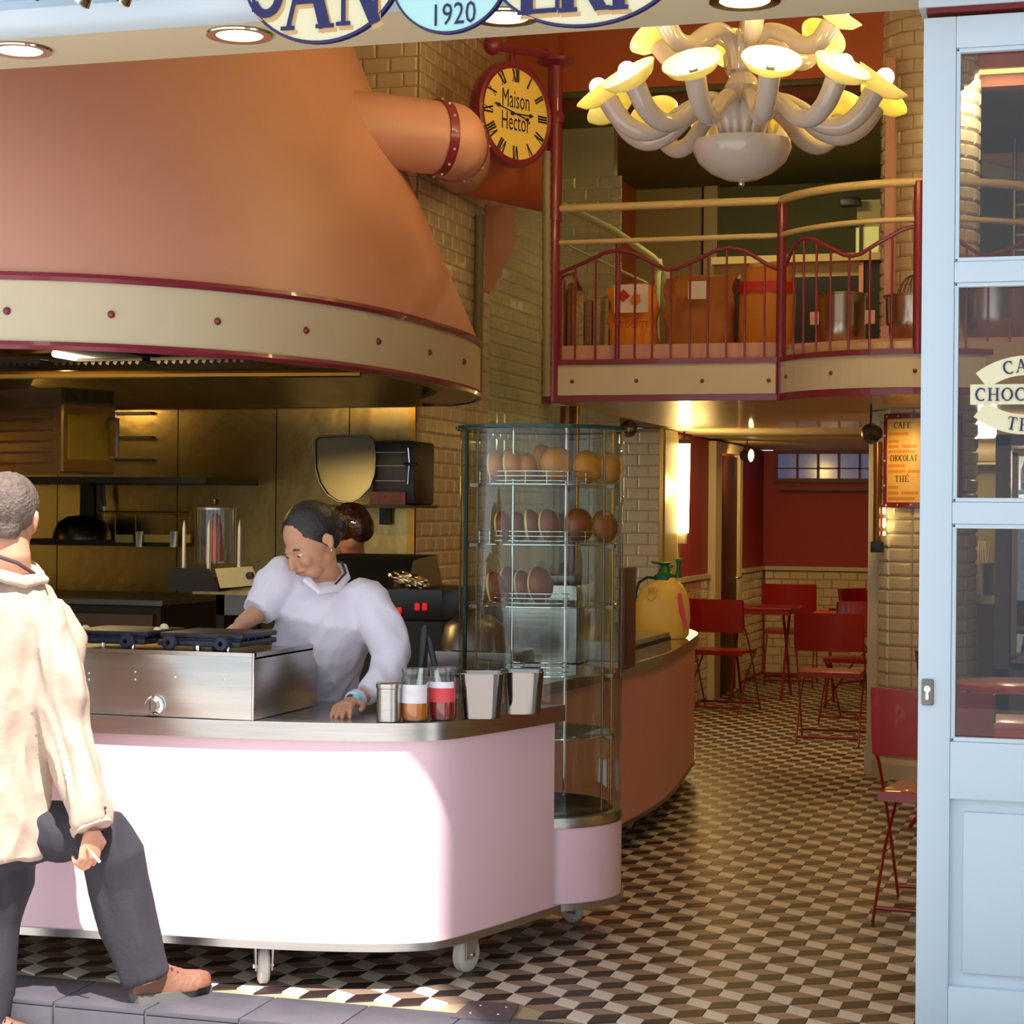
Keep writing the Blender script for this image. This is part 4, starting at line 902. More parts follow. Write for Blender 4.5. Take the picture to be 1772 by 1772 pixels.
b = B(); qa = SPt(1150, 1003); b.lathe([(.055, -.012), (.055, .022), (.04, .03), (.03, .05), (.022, .07), (.032, .088), (.001, .09)], qa, 18); b.tube([SPt(1152, 978), SPt(1127, 972)], .007, 8); b.box(SPt(1156, 980), (.05, .03, .016), bev=.004); pm = part('pump_cap', b, M_gr, sp_)
b = B(); b.tube([SPt(1174, 1000), SPt(1174, 985), SPt(1174, 972)], [.02, .01, .012], 12); b.box(SPt(1175, 970), (.035, .03, .018), bev=.005); part('plunger', b, M_gr, pm)
b = B(); b.tube([SPt(1142, 1001), SPt(1120, 999), SPt(1106, 1008), SPt(1100, 1025), SPt(1098, 1050)], .007, 8); b.tube([SPt(1100, 1022), SPt(1095, 1048)], .012, 8); part('hose', b, M_black, sp_)
# sneeze box in steel and brown tablet edge
t = thing('steel_display_box', 'low steel box with dark slot in front of the yellow sprayer', 'box', (-2.05, 8.75, ZT2))
a_, c_ = at_z(1094, 1146, ZT2), at_z(1162, 1125, ZT2)
b = B(); hz = .085; b.ringloft([[(a_.x, a_.y, ZT2 + .001), (c_.x, c_.y, ZT2 + .001), (c_.x - .22, c_.y, ZT2 + .001), (a_.x - .22, a_.y, ZT2 + .001)], [(a_.x - .01, a_.y, ZT2 + hz), (c_.x - .01, c_.y, ZT2 + hz), (c_.x - .2, c_.y, ZT2 + hz), (a_.x - .2, a_.y, ZT2 + hz)]]); part('cabinet', b, M_steel, t, smooth=False)
b = B(); b.ringloft([[(a_.x - .0, a_.y + .03, ZT2 + .05), (c_.x, c_.y - .03, ZT2 + .05), (c_.x + .004, c_.y - .03, ZT2 + .05), (a_.x + .004, a_.y + .03, ZT2 + .05)], [(a_.x - .006, a_.y + .03, ZT2 + .066), (c_.x - .006, c_.y - .03, ZT2 + .066), (c_.x + .002, c_.y - .03, ZT2 + .066), (a_.x + .002, a_.y + .03, ZT2 + .066)]]); part('slot', b, M_dark, t)
t = thing('till_panel', 'narrow upright brown panel right behind the pastry case', 'panel', (-1.98, 7.9, ZT2))
pz = at_d(1086, 982, 8.0); b = B(); b.box((pz.x, pz.y, (pz.z + ZT2) / 2), (.028, .2, pz.z - ZT2), bev=.004); part('board', b, mat('brown_panel', (96, 56, 38), .5), t); b = B(); b.box((pz.x, pz.y - .102, (pz.z + ZT2) / 2), (.012, .004, pz.z - ZT2 - .03)); part('edge', b, mat('brown_edge', (130, 80, 56), .4), t)
# things dimly seen through the case: steel coffee grinder and slicer dome
t = thing('slicer', 'steel machine with rounded hood seen through the pastry case', 'slicer', (-2.35, 7.35, ZT2))
b = B(); b.box((-2.33, 7.3, ZT2 + .05), (.36, .3, .1), bev=.02); b.lathe([(.001, .14), (.07, .13), (.12, .09), (.14, .0)], (-2.36, 7.3, ZT2 + .1), 24, cap=True); part('body', b, M_dsteel, t)
t = thing('coffee_machine', 'steel coffee machine behind the pastry case', 'coffee machine', (-2.3, 8.05, ZT2))
b = B(); b.box((-2.3, 8.05, ZT2 + .17), (.42, .36, .34), bev=.03); part('body', b, M_steel, t); b = B(); b.box((-2.3, 8.05, ZT2 + .36), (.38, .32, .03), bev=.005); part('cup_tray', b, M_dsteel, t)
t = thing('support_pole', 'brown and brass round pole under the mezzanine behind the case', 'pole', (-2.72, 9.98, 0))
pp = at_y(983, 720, 10.3); b = B(); b.cyl((pp.x, 10.3, 0), (pp.x, 10.3, 2.04), .045, seg=20); part('pole', b, mat('bronze_pole', (120, 74, 40), .3, .6), t); b = B(); b.cyl((pp.x + .06, 10.28, 1.2), (pp.x + .06, 10.28, 2.04), .012, seg=12); part('brass_tube', b, M_brass, t)
pq = at_y(1088, 742, 12.8); t = thing('wall_spotlight', 'dark round spotlight head at the right of the case top', 'spotlight', pq)
b = B(); b.ball(pq, .06, (1, 1.1, 1), 16); part('head', b, M_dsteel, t); b = B(); b.tube([pq, (pq.x, pq.y + .1, pq.z + .03), (pq.x, 12.995, pq.z + .03)], .012, 8); part('arm', b, M_black, t)

# ============================================================ KITCHEN
YK = 9.36
M_dk = mat('kitchen_dark', (40, 34, 28), .5, .5, var=.3)
# oven on shelf, turned a quarter
oa, ob, oc, od = at_d(105, 670, 8.9), at_d(105, 818, 8.9), at_d(197, 679, 9.15), at_d(197, 818, 9.15)
ov = thing('wall_oven', 'steel oven with glass door on the kitchen shelf, top left', 'oven', ob)
u = (oc - oa); u.z = 0; wv_ = u.length; u.normalize(); nn = Vector((u.y, -u.x, 0)); ht = oa.z - ob.z; dp = Vector((-u.y, u.x, 0))
if dp.y < 0: dp = -dp
side = Vector((-.93, .36, 0)) ; side.normalize()
P0 = Vector((ob.x, ob.y, ob.z)); LW = .62
b = B(); b.ringloft([[P0 + Vector((0, 0, z)), P0 + u * wv_ + Vector((0, 0, z)), P0 + u * wv_ + side * LW + Vector((0, 0, z)), P0 + side * LW + Vector((0, 0, z))] for z in (0, ht)]); part('cabinet', b, mat('oven_steel', (136, 122, 116), .22, 1, var=.3, scale=2, stretch=(1, 1, 9)), ov, smooth=False)
def ofr(uu, zz, o=0): return P0 + u * (uu * wv_) + Vector((0, 0, zz * ht)) + nn * o
b = B(); b.slab([ofr(.05, .84), ofr(.95, .84), ofr(.95, .98), ofr(.05, .98)], .008, nn); part('control_panel', b, mat('panel_gloss', (60, 48, 24), .1, var=.3, scale=30), ov)
b = B(); b.slab([ofr(.02, .02), ofr(.98, .02), ofr(.98, .8), ofr(.02, .8)], .012, nn); dd_ = part('door', b, M_steelw, ov, smooth=False)
b = B(); b.slab([ofr(.1, .16, .0125), ofr(.86, .16, .0125), ofr(.86, .68, .0125), ofr(.1, .68, .0125)], .003, nn); part('window', b, mat('oven_glass', (120, 104, 40), .06, .6, var=.2), dd_)
b = B(); b.tube([ofr(.92, .66, .012), ofr(.92, .66, .05), ofr(.92, .2, .05), ofr(.92, .2, .012)], .01, 8); part('handle', b, mat('grey_handle', (74, 70, 72), .4), dd_)
q0 = P0 + side * .04
for k in range(6):
    b = B(); z = ht * (.1 + .13 * k); b.slab([P0 + side * .05 + Vector((0, 0, z)), P0 + side * .56 + Vector((0, 0, z)), P0 + side * .56 + Vector((0, 0, z + .012)), P0 + side * .05 + Vector((0, 0, z + .012))], .004, Vector((-.36, -.93, 0))); part('reflected_stripe', b, mat('reflection_red', (96, 66, 62), .35, .7), ov)  # red stripes reflected in the oven side, modelled as thin bars
sh = thing('oven_shelf', 'dark bracket shelf carrying the wall oven', 'shelf', P0 - Vector((0, 0, .03)))
b = B(); b.cube2((-5.6, 8.75, P0.z - .035), (P0.x + .33, 9.36, P0.z - .003)); part('board', b, M_dk, sh); b = B(); b.box((at_y(152, 850, 9.33).x, 9.32, P0.z - .16), (.05, .06, .26)); part('bracket', b, M_dk, sh)
for k, y in enumerate((715, 757, 796, 837)):
    a_ = at_y(196, y, 9.345); c_ = at_y(263, y, 9.345); b = B(); b.cube2((a_.x, 9.33, a_.z - .007), (c_.x, 9.36, a_.z + .007)); tag(part('wall_rail', b, M_black), ('topmost', 'second', 'third', 'lowest')[k] + ' of four black rails on the steel wall beside the oven', 'rail', 'black rails beside the oven')
kb = thing('knife', 'black handled knife hanging under the oven shelf', 'knife', at_y(179, 838, 9.3))
b = B(); b.tube([at_y(178, 838, 9.3), at_y(178, 860, 9.3), at_y(181, 876, 9.3)], [.012, .017, .01], 10, flat=.5); part('handle', b, M_black, kb); b = B(); b.tube([at_y(181, 876, 9.3), at_y(183, 900, 9.3)], [.012, .002], 6, flat=.1); part('blade', b, M_steel, kb)
# shelf with wire rail
z = at_y(200, 934, 9.2).z; ws = thing('wall_shelf', 'dark steel kitchen shelf with wire rail behind the man', 'shelf', (-4.4, 9.2, z))
xr = at_y(325, 930, 9.2).x; b = B(); b.cube2((-5.5, 9.05, z - .03), (xr, 9.36, z)); part('board', b, M_dk, ws)
zr = at_y(260, 886, 9.08).z; b = B(); b.tube([at_y(170, 886, 9.08), at_y(330, 888, 9.08)], .007, 8); part('rail', b, M_brass, ws)
for x in (200, 235, 280, 328): b = B(); q = at_y(x, 890, 9.08); b.cyl((q.x, 9.08, z), (q.x, 9.08, zr), .004, seg=6); part('rail_post', b, M_brass, ws)
for k, x in enumerate((243, 302)):
    b = B(); q = at_y(x, 933, 9.03); b.box((q.x, 9.02, q.z), (.035, .02, .085), bev=.004); part('bracket', b, M_steel, ws)
for k, (x0, x1) in enumerate(((200, 230), (250, 298), (316, 330))):
    b = B(); q0, q1 = at_y(x0, 925, 9.04), at_y(x1, 939, 9.04); b.cube2((q0.x, 9.035, q1.z), (q1.x, 9.05, q0.z)); part('price_strip', b, mat('yellow_strip', (150, 130, 60), .5), ws)
dm = thing('pan_lid', 'large domed wire pan lid standing on the kitchen shelf', 'lid', at_y(140, 930, 9.15)); c = at_y(142, 925, 9.12)
b = B(); b.lathe([(.155, .0), (.15, .04), (.125, .09), (.08, .12), (.001, .13)], (c.x, c.y, z + .001), 28, cap=True); part('dome', b, mat('dome_steel', (96, 88, 74), .25, 1), dm)
# hot dog steamer
st = thing('hot_dog_steamer', 'steel hot dog steamer with glass cylinder and four spikes', 'steamer', at_d(370, 1020, 8.3)); dS = 8.3
def K(x, y, o=0): return at_d(x, y, dS + o)
b = B(); b.ringloft([[K(292, 1022), K(380, 1024), K(380, 1024, .35), K(292, 1022, .35)], [K(292, 982), K(362, 984), K(362, 984, .35), K(292, 982, .35)]]); part('base', b, M_dk, st, smooth=False)
b = B(); b.ringloft([[K(381, 1018), K(452, 1012), K(452, 1012, .35), K(381, 1018, .35)], [K(372, 984), K(436, 980), K(436, 980, .35), K(372, 984, .35)]]); part('control_box', b, mat('cream_panel', (216, 198, 140), .4), st, smooth=False)
b = B(); q = K(434, 996, -.01); b.lathe([(.016, 0), (.016, .018), (.001, .02)], q, 14, M=Matrix.Rotation(PI / 2, 3, 'X')); part('knob', b, M_black, st)
c = K(386, 975, .17); rg_ = 40 / (FPX / dS) / 1.1; c = K(372, 975, .17)
b = B(); b.lathe([(rg_, 0), (rg_, .24)], (c.x, c.y, c.z), 32); part('glass_cylinder', b, M_glassj, st)
b = B(); b.lathe([(rg_ + .003, .235), (rg_ + .003, .243), (.02, .25), (.001, .25)], (c.x, c.y, c.z), 28); ld = part('lid', b, M_steel, st); b = B(); b.ball((c.x, c.y, c.z + .27), .014, (1, 1, 1), 12); part('knob', b, M_black, ld)
b = B(); b.lathe([(.04, .0), (.035, .1), (.02, .2), (.001, .21)], (c.x, c.y, c.z + .01), 16); part('sausages', b, mat('sausage', (170, 60, 24), .4, var=.25, scale=30, stretch=(1, 1, .1)), st)
for x in (318, 361, 414):
    b = B(); a_, c_ = K(x, 990, .03), K(x + 1, 905, .03); b.tube([a_, c_ - (c_ - a_) * .1, c_ + (c_ - a_) * .06], [.009, .008, .001], 10); part('spike', b, mat('spike_metal', (216, 206, 190), .35, .5), st)
# table and dark units
tb = thing('kitchen_table', 'steel edged work table under the hot dog steamer', 'table', (-3.9, 8.4, 0)); a_ = at_d(240, 1022, 8.2); c_ = at_d(470, 1026, 8.0); zt2 = .5 * (a_.z + c_.z)
b = B(); b.cube2((a_.x, 7.9, zt2 - .035), (c_.x - .02, 8.42, zt2)); part('top', b, M_steelw, tb)
b = B(); b.cube2((a_.x + .08, 7.98, zt2 - .13), (c_.x - .05, 8.02, zt2 - .036)); part('apron', b, M_dsteel, tb)
for x in (a_.x + .1, c_.x - .08):
    for y in (8.0, 8.36): b = B(); b.box((x, y, (zt2 - .036) / 2), (.04, .04, zt2 - .036)); part('leg', b, M_dk, tb)
pan = thing('frying_pan', 'shallow brass coloured pan on the left of the kitchen table', 'pan', (a_.x + .1, 8.05, zt2)); q = at_d(275, 1020, 8.25)
b = B(); b.lathe([(.001, .002), (.09, .002), (.115, .03), (.112, .03), (.088, .006), (.001, .006)], (q.x, 8.15, zt2), 24); part('bowl', b, M_brass, pan); b = B(); b.tube([(q.x - .1, 8.1, zt2 + .03), (q.x - .2, 8.02, zt2 + .07)], .01, 8, flat=.5); part('handle', b, M_black, pan)
cu = thing('low_cabinets', 'dark row of low cabinets along the kitchen wall', 'cabinet', (-4.9, 8.9, 0))
b = B(); b.cube2((-6.1, 8.5, .02), (-4.35, 9.3, .98)); part('body', b, M_dk, cu); b = B(); b.cube2((-6.1, 8.48, .985), (-4.33, 9.34, 1.01)); part('worktop', b, M_dsteel, cu)
for k in range(3): b = B(); b.cube2((-6.05 + k * .57, 8.475, .1), (-5.52 + k * .57, 8.498, .94)); dr_ = part('door', b, mat('cabinet_brown', (64, 44, 32), .4), cu); b = B(); b.cyl((-5.6 + k * .57, 8.46, .5), (-5.6 + k * .57, 8.46, .8), .008, seg=6); part('handle', b, M_steel, dr_)
cu = thing('grill_station', 'dark grill station with red indicator lights right of the server', 'grill', (-3.2, 7.7, 0)); a_ = at_d(640, 1040, 7.9); c_ = at_d(742, 1045, 7.7)
zg = at_d(700, 1080, 7.7).z
b = B(); b.cube2((c_.x - .75, 7.45, .02), (c_.x, 8.1, zg), bev=.01); part('cabinet', b, M_dk, cu)
b = B(); b.cube2((c_.x - .72, 7.5, zg), (c_.x - .02, 8.05, at_d(720, 1028, 7.5).z), bev=.01); part('grill_body', b, M_black, cu)
b = B(); z1 = at_d(700, 962, 7.7).z; zz = at_d(720, 1028, 7.5).z; xx = at_d(672, 980, 7.8).x; b.ringloft([[(xx - .5, 7.55, zz), (xx, 7.55, zz), (xx, 8.0, zz), (xx - .5, 8.0, zz)], [(xx - .47, 7.7, z1 - .03), (xx - .03, 7.7, z1 - .03), (xx - .03, 8.0, z1 - .01), (xx - .47, 8.0, z1 - .01)]]); part('lid', b, M_black, cu)
b = B()
for k, (x, y) in enumerate(((691, 1057), (722, 1050), (735, 1050))): b = B(); q = at_y(x, y, 7.49); b.box(q, (.02, .01, .03), bev=.003); part('indicator', b, mat('red_light', (200, 20, 10), emit=.8), cu)
fo = thing('foil_parcel', 'crumpled aluminium foil parcel on the grill', 'foil', at_d(705, 1010, 7.5)); c = at_y(706, 1012, 7.6)
b = B(); bmesh.ops.create_icosphere(b.bm, subdivisions=4, radius=1)
for v in b.bm.verts:
    n = v.co.copy(); f_ = 1 + .16 * math.sin(9 * n.x + 4 * n.y) * math.cos(7 * n.z + 3) + random.uniform(-.05, .05); v.co = Vector((n.x * .085 * f_, n.y * .05 * f_, n.z * .032 * f_)) + Vector((0, 0, -.02 * n.x))
b.xf(Matrix.Translation((c.x, c.y, zz + .035))); part('foil', b, mat('foil', (230, 214, 180), .2, 1, var=.1), fo, smooth=False)
# hanging guard and toaster on right of steel wall
us = thing('upper_shelf', 'thin dark wall shelf behind the server\'s head', 'shelf', at_y(630, 873, 9.1)); a_, c_ = at_y(555, 873, 9.0), at_y(716, 873, 9.0)
b = B(); b.cube2((a_.x, 8.95, a_.z - .014), (c_.x, 9.36, a_.z + .0)); part('board', b, M_black, us)
b = B(); b.cube2((a_.x + .2, 9.3, a_.z - .1), (a_.x + .24, 9.36, a_.z - .015)); part('bracket', b, M_black, us)
sg = thing('tray_shield', 'rounded grey steel tray leaning on the upper kitchen shelf', 'tray', at_y(596, 868, 9.05)); zb_ = a_.z
pts = [(545, 762), (552, 756), (590, 754), (638, 755), (647, 762), (650, 790), (648, 820), (640, 843), (622, 862), (606, 870), (585, 868), (566, 855), (553, 835), (546, 810)]
b = B(); b.slab([at_y(x, y, 9.02 - (y - 870) * .0003) for x, y in reversed(pts)], .012, (0, -1, 0)); part('tray', b, mat('grey_tray', (118, 112, 92), .3, .8, var=.15, scale=3), sg, smooth=False)
b = B(); b.tube([at_y(x, y, 9.0 - (y - 870) * .0003) for x, y in pts], .006, 6, closed=True); part('rim', b, M_dsteel, sg)
to = thing('toaster_oven', 'black toaster oven with two handles on the upper kitchen shelf', 'oven', at_y(680, 868, 9.1))
q0, q1 = at_y(640, 868, 9.0), at_y(714, 762, 9.0); b = B(); b.cube2((q0.x, 9.03, zb_ + .001), (q1.x, 9.34, q1.z), bev=.02); part('cabinet', b, M_black, to)
for y in (783, 806, 832): b = B(); u0, u1 = at_y(650, y, 9.025), at_y(702, y + 1, 9.025); b.cube2((u0.x, 9.02, u0.z - .002), (u1.x, 9.03, u0.z + .002)); part('grille_bar', b, M_dsteel, to)
for y in (771, 803): b = B(); b.tube([at_y(700, y, 9.0), at_y(722, y, 8.97)], .008, 8); part('handle', b, M_black, to)
b = B(); u0, u1 = at_y(640, 851, 9.02), at_y(702, 868, 9.02); b.cube2((u0.x, 9.015, zb_ + .002), (u1.x, 9.029, u0.z)); part('control_strip', b, mat('red_strip', (120, 30, 16), .4, var=.5, scale=40), to)
b = B(); b.tube([at_y(706, 775, 9.0), at_y(708, 800, 9.0), at_y(705, 838, 9.0)], .005, 8); part('side_bar', b, M_chrome, to)
# ============================================================ DINING FURNITURE
def make_chair(label):
    """folding metal chair; backrest at -y, faces +y"""
    t = thing('folding_chair', label, 'chair', group='red folding chairs')
    w = .215
    b = B(); n = 8; rg = []
    for i in range(n + 1):
        x = -w + 2 * w * i / n; c_ = -.035 * (1 - (2 * i / n - 1) ** 2)
        rg.append([(x, -.212 + c_, .595), (x, -.202 + c_, .595), (x, -.237 + c_, .838), (x, -.247 + c_, .838)])
    b.ringloft(rg); part('backrest', b, M_red, t, world=False, smooth=True)
    b = B(); b.box((0, .0, .452), (.40, .36, .014), bev=.004); b.box((0, .175, .44), (.40, .012, .03)); b.box((0, -.175, .44), (.40, .012, .03)); part('seat', b, M_red, t, world=False)
    for s in (-1, 1):
        b = B(); b.tube([(s * w, .24, .006), (s * w, .05, .34), (s * w, -.10, .55), (s * w, -.20, .64), (s * w, -.225, .83)], .0095, 8, flat=.6); part('leg', b, M_red, t, world=False)
        b = B(); b.tube([(s * .195, -.27, .006), (s * .195, -.09, .24), (s * .195, .17, .445)], .0095, 8, flat=.6); part('leg', b, M_red, t, world=False)
    b = B(); b.tube([(-w, .215, .05), (w, .215, .05)], .008, 8); part('stretcher', b, M_red, t, world=False)
    b = B(); b.tube([(-.2, -.235, .05), (.2, -.235, .05)], .008, 8); part('stretcher', b, M_red, t, world=False)
    return t
def xat(px, Yv, z=.5): p = at_y(px, 1000, Yv); return p.x
ch = make_chair('red folding chair at left, next to the yellow sprayer, dark post behind')
ch.location = (xat(1253, 14.15), 14.15, 0); ch.rotation_euler = (0, 0, -.12)
dup(ch, (xat(1441, 12.5), 12.5, 0), .03, 'red folding chair in the middle of the passage, left of the tiled column')
dup(ch, (xat(1368, 16.6), 16.6, 0), .1, 'red folding chair facing the left passage table, near the back wall', scale=(1.04, 1, 1.04))
dup(ch, (xat(1515, 16.3), 16.4, 0), -2.0, 'red folding chair half hidden by the pilaster at the back')
dup(ch, (xat(1482, 13.6), 13.75, 0), 3.0, 'red folding chair behind the middle one, under the orange table')
nc = dup(ch, (-.53, 7.22, 0), -.12, 'nearest red folding chair, cut by the blue door stile')
dup(ch, (xat(1592, 9.05) + .27, 9.05, 0), -1.25, 'red folding chair whose back corner shows beside the door lock plate')
def make_table(name, lab, x, y, w, d, rot=0, round_=False, m=M_orange):
    t = thing(name, lab, 'table', (x, y, 0), rot, group='red folding tables')
    b = B()
    if round_: b.lathe([(.001, .705), (w / 2 - .01, .705), (w / 2, .71), (w / 2, .728), (w / 2 - .006, .733), (.001, .733)], (0, 0, 0), 40)
    else: b.box((0, 0, .72), (w, d, .022), bev=.006); b.box((0, -d / 2 + .012, .70), (w - .02, .012, .05))
    part('top', b, m, t, world=False)
    for s in (-1, 1):
        for q in (-1, 1):
            b = B(); b.tube([(s * w * .36, -q * d * .42, .01), (s * w * .36, q * d * .3, .70)], .011, 8); part('leg', b, M_red, t, world=False)
        b = B(); b.tube([(s * w * .36, -d * .42, .04), (s * w * .36, d * .42, .04)], .008, 6); part('stretcher', b, M_red, t, world=False)
    return t
make_table('folding_table', 'red square folding table in front of the far dark door', xat(1290, 15.3) + .13, 15.3, .56, .6, m=M_red)
make_table('folding_table', 'orange red square folding table left of the pilaster', xat(1480, 14.6), 14.9, .62, .6)
make_table('folding_table', 'orange round folding table seen through the door pane, farther one', at_z(1772, 1187, .72).x + .02, at_z(1772, 1187, .72).y, .62, .5, .3, True)
make_table('folding_table', 'orange square folding table seen through the door pane, nearer one', at_z(1790, 1244, .733).x + .06, at_z(1790, 1244, .733).y, .50, .34, .05)
t = thing('menu_holder', 'small dark objects lying on the orange table by the pilaster', 'napkin holder', (xat(1452, 14.9), 14.8, .733)); b = B(); b.box((xat(1452, 14.9), 14.8, .742), (.12, .07, .016), bev=.004); part('holder', b, M_black, t)

# ---- sconces and spots in the passage
t = thing('tube_sconce', 'bright white vertical tube lamp on the passage wall', 'lamp', (-2.88, 13.85, 1.0))
pA, pB = at_y(1184, 768, 13.7), at_y(1181, 922, 13.7)
b = B(); b.tube([pB, pA], .045, 16); part('tube', b, M_tube, t); b = B(); b.lathe([(.05, 0), (.05, .03), (.001, .04)], pA, 16, cap=True); b.tube([pA + Vector((0, 0, .03)), pA + Vector((0, .0, .13))], .006, 6); part('cap', b, M_black, t)
b = B(); b.box(pB - Vector((0, 0, .04)), (.06, .06, .08), bev=.01); part('base', b, mat('lamp_base', (190, 180, 150), .3), t); b = B(); b.box(((pA.x - .03), pA.y + .08, (pA.z + pB.z) / 2), (.05, .12, .3)); part('wall_mount', b, M_cream, t)
lamp('POINT', (pA.x + .12, 13.55, (pA.z + pB.z) / 2), 14, size=.08)
def spot(px, py, Yv, lab, aim, e, r=.055, face=None):
    c = at_y(px, py, Yv); t = thing('ceiling_spotlight', lab, 'spotlight', c); d = (Vector(aim) - c).normalized(); d2 = d; d = (Vector(face) - c).normalized() if face else d; q = d.to_track_quat('Z', 'Y').to_matrix()
    b = B(); b.lathe([(.001, -r * .9), (r * .6, -r * .8), (r, -r * .1), (r, r * .7), (r * 1.08, r * .75), (r * .95, r * .8)], c, 20, M=q); part('head', b, M_dsteel, t)
    b = B(); b.lathe([(.001, r * .6), (r * .94, r * .6)], c, 18, M=q); part('lens', b, M_down, t)
    b = B(); b.tube([c, c + Vector((.0, .02, .08)), (c.x, c.y + .02, 2.045)], .006, 6); part('stem', b, M_black, t)
    lamp('SPOT', c + d2 * r * 1.3, e, size=.04, aim=aim, angle=1.9)
spot(1292, 788, 15.2, 'lit chrome spotlight shining on the red wall by the far door', (-2.9, 16.6, 1.4), 16, face=(-1.0, 14.6, 1.85))
spot(1506, 748, 10.35, 'round dark spotlight left of the curved menu board', (-.98, 10.78, 1.55), 7, .05, face=(-.6, 12.0, 1.3))
t = thing('glass_tube_lamp', 'tall narrow brass framed lamp left of the column', 'lamp', (CX - RC - .07, 10.9, 1.3)); pa, pb = at_y(1519, 765, 10.85), at_y(1518, 940, 10.85)
b = B(); b.cyl(pb, pa, .022, seg=12); part('rod', b, mat('bronze_pole', (120, 74, 40)), t); b = B(); b.cyl(pb + Vector((-.018, -.01, 0)), pa + Vector((-.018, -.01, 0)), .006, seg=8); part('edge', b, M_brass, t); b = B(); b.box(pb - Vector((0, 0, .02)), (.07, .06, .06), bev=.006); part('end_block', b, M_black, t)
t = thing('light_strip', 'short strip of lit bulbs peeping below the menu board', 'lamp', (CX - RC, 10.95, 1.4))
for i, (y, h) in enumerate(((884, .035), (905, .05), (923, .02))): b = B(); p = at_y(1530, y, 10.83); b.box(p, (.016, .012, h), bev=.004); part('bulb', b, M_tube, t)

# ---- curved menu board
bz1, bz0 = at_y(1540, 716, 10.8).z, at_y(1530, 878, 10.8).z; RB = RC + .03
mb = thing('menu_board', 'curved yellow menu board reading CAFE CHOCOLAT THÉ on the column', 'menu board', (CX, CY - RB, bz0))
def onb(a, z, w=0): a = math.radians(a); return Vector((CX + (RB + w) * math.cos(a), CY + (RB + w) * math.sin(a), z))
A0_, A1_ = 223, 312
def sector(z0, z1, w0, w1, a0=A0_, a1=A1_, n=20):
    bb = B(); bb.ringloft([[onb(a0 + (a1 - a0) * i / n, z0, w0), onb(a0 + (a1 - a0) * i / n, z1, w0), onb(a0 + (a1 - a0) * i / n, z1, w1), onb(a0 + (a1 - a0) * i / n, z0, w1)] for i in range(n + 1)]); return bb
part('board', sector(bz0, bz1, -.012, 0), mat('menu_yellow', (240, 196, 110), .4, var=.04), mb)
for z0, z1 in ((bz1 - .028, bz1), (bz0, bz0 + .028)): part('frame_rail', sector(z0, z1, -.01, .008), M_plum, mb)
for a in (A0_, A1_ - 4): part('frame_stile', sector(bz0, bz1, -.01, .008, a, a + 4, 2), M_plum, mb)
for z in (bz1 - .014, bz0 + .014):
    for a in (228, 243, 258, 273, 288, 303): b = B(); b.ball(onb(a, z, .009), .006, (1, 1, 1), 8); part('stud', b, M_cream, mb)
for z in np.linspace(bz0 + .12, bz1 - .12, 3): b = B(); b.ball(onb(A0_ + 2, z, .009), .006, (1, 1, 1), 8); part('stud', b, M_cream, mb)
M_mt = mat('menu_brown', (96, 40, 10), .5); M_mo = mat('menu_orange', (224, 130, 50), .5)
H = bz1 - bz0
def bline(txt, za, fr_, h, sx, m, k=1):
    bb = B(); z = bz1 - fr_ * H - h; am = math.radians(za)
    glyphs(bb, txt, lambda u, v, w: Vector((CX + (RB + .001 + w) * math.cos(am + u / RB), CY + (RB + .001 + w) * math.sin(am + u / RB), z + v)), h, sx, .06, .001); part('lettering', bb, m, mb)
bline('CAFE', 247, .09, .034, .9, M_mt); bline('CHOCOLAT', 248, .44, .034, .66, M_mt); bline('THÉ', 247, .66, .034, .95, M_mt)
random.seed(3)
for fr_, ws_ in ((.2, (.35,)), (.28, (.18,)), (.335, (.2, .22)), (.39, (.45,)), (.54, (.3,)), (.60, (.3, .4)), (.77, (.2,)), (.83, (.2, .25)), (.89, (.45,))):
    a = 229
    for w in ws_:
        bb = B(); z = bz1 - fr_ * H; x = a
        while x < a + w * 70:
            d = random.uniform(1.4, 2.4)
            p0_, p1_ = onb(x, z, .0005), onb(x + d * .75, z - .014 - random.uniform(0, .006), .0015); q0_, q1_ = onb(x + d * .75, z, .0005), onb(x, z - .014, .0005)
            bb.quad(p0_, onb(x, z - .016, .0005), onb(x + d * .75, z - .016, .0005), q0_); x += d
        part('small_print', bb, M_mo, mb); a += w * 70 + 4
for fr_, n_ in ((.21, 6), (.55, 3), (.78, 4)):
    for i in range(n_):
        bb = B(); z = bz1 - (fr_ + .045 * i) * H; bb.quad(onb(269, z, .001), onb(269, z - .012, .001), onb(274, z - .012, .001), onb(274, z, .001)); part('price', bb, M_mt, mb)

# ---- fridge, service counter, lamps at the right
fx0 = at_y(1722, 900, 10.9).x; fz = at_y(1740, 752, 10.9).z
fr_o = thing('drinks_fridge', 'brown framed drinks fridge with lit shelves, at the right edge', 'fridge', (fx0 + .3, 11.2, 0))
M_fr = mat('fridge_brown', (104, 80, 58), .4, 0, var=.05)
b = B(); b.cube2((fx0, 10.9, .02), (fx0 + .08, 11.6, fz)); b.cube2((fx0 + .62, 10.9, .02), (fx0 + .7, 11.6, fz)); b.cube2((fx0, 10.9, fz - .06), (fx0 + .7, 11.6, fz)); b.cube2((fx0, 10.9, .02), (fx0 + .7, 11.6, .62)); b.cube2((fx0, 11.55, .02), (fx0 + .7, 11.6, fz)); part('cabinet', b, M_fr, fr_o)
b = B()
for a_, c_ in (((fx0 + .09, .68), (fx0 + .12, fz - .1)), ((fx0 + .58, .68), (fx0 + .61, fz - .1)), ((fx0 + .09, .66), (fx0 + .61, .70)), ((fx0 + .09, fz - .12), (fx0 + .61, fz - .09))): b.cube2((a_[0], 10.86, a_[1]), (c_[0], 10.9, c_[1]))
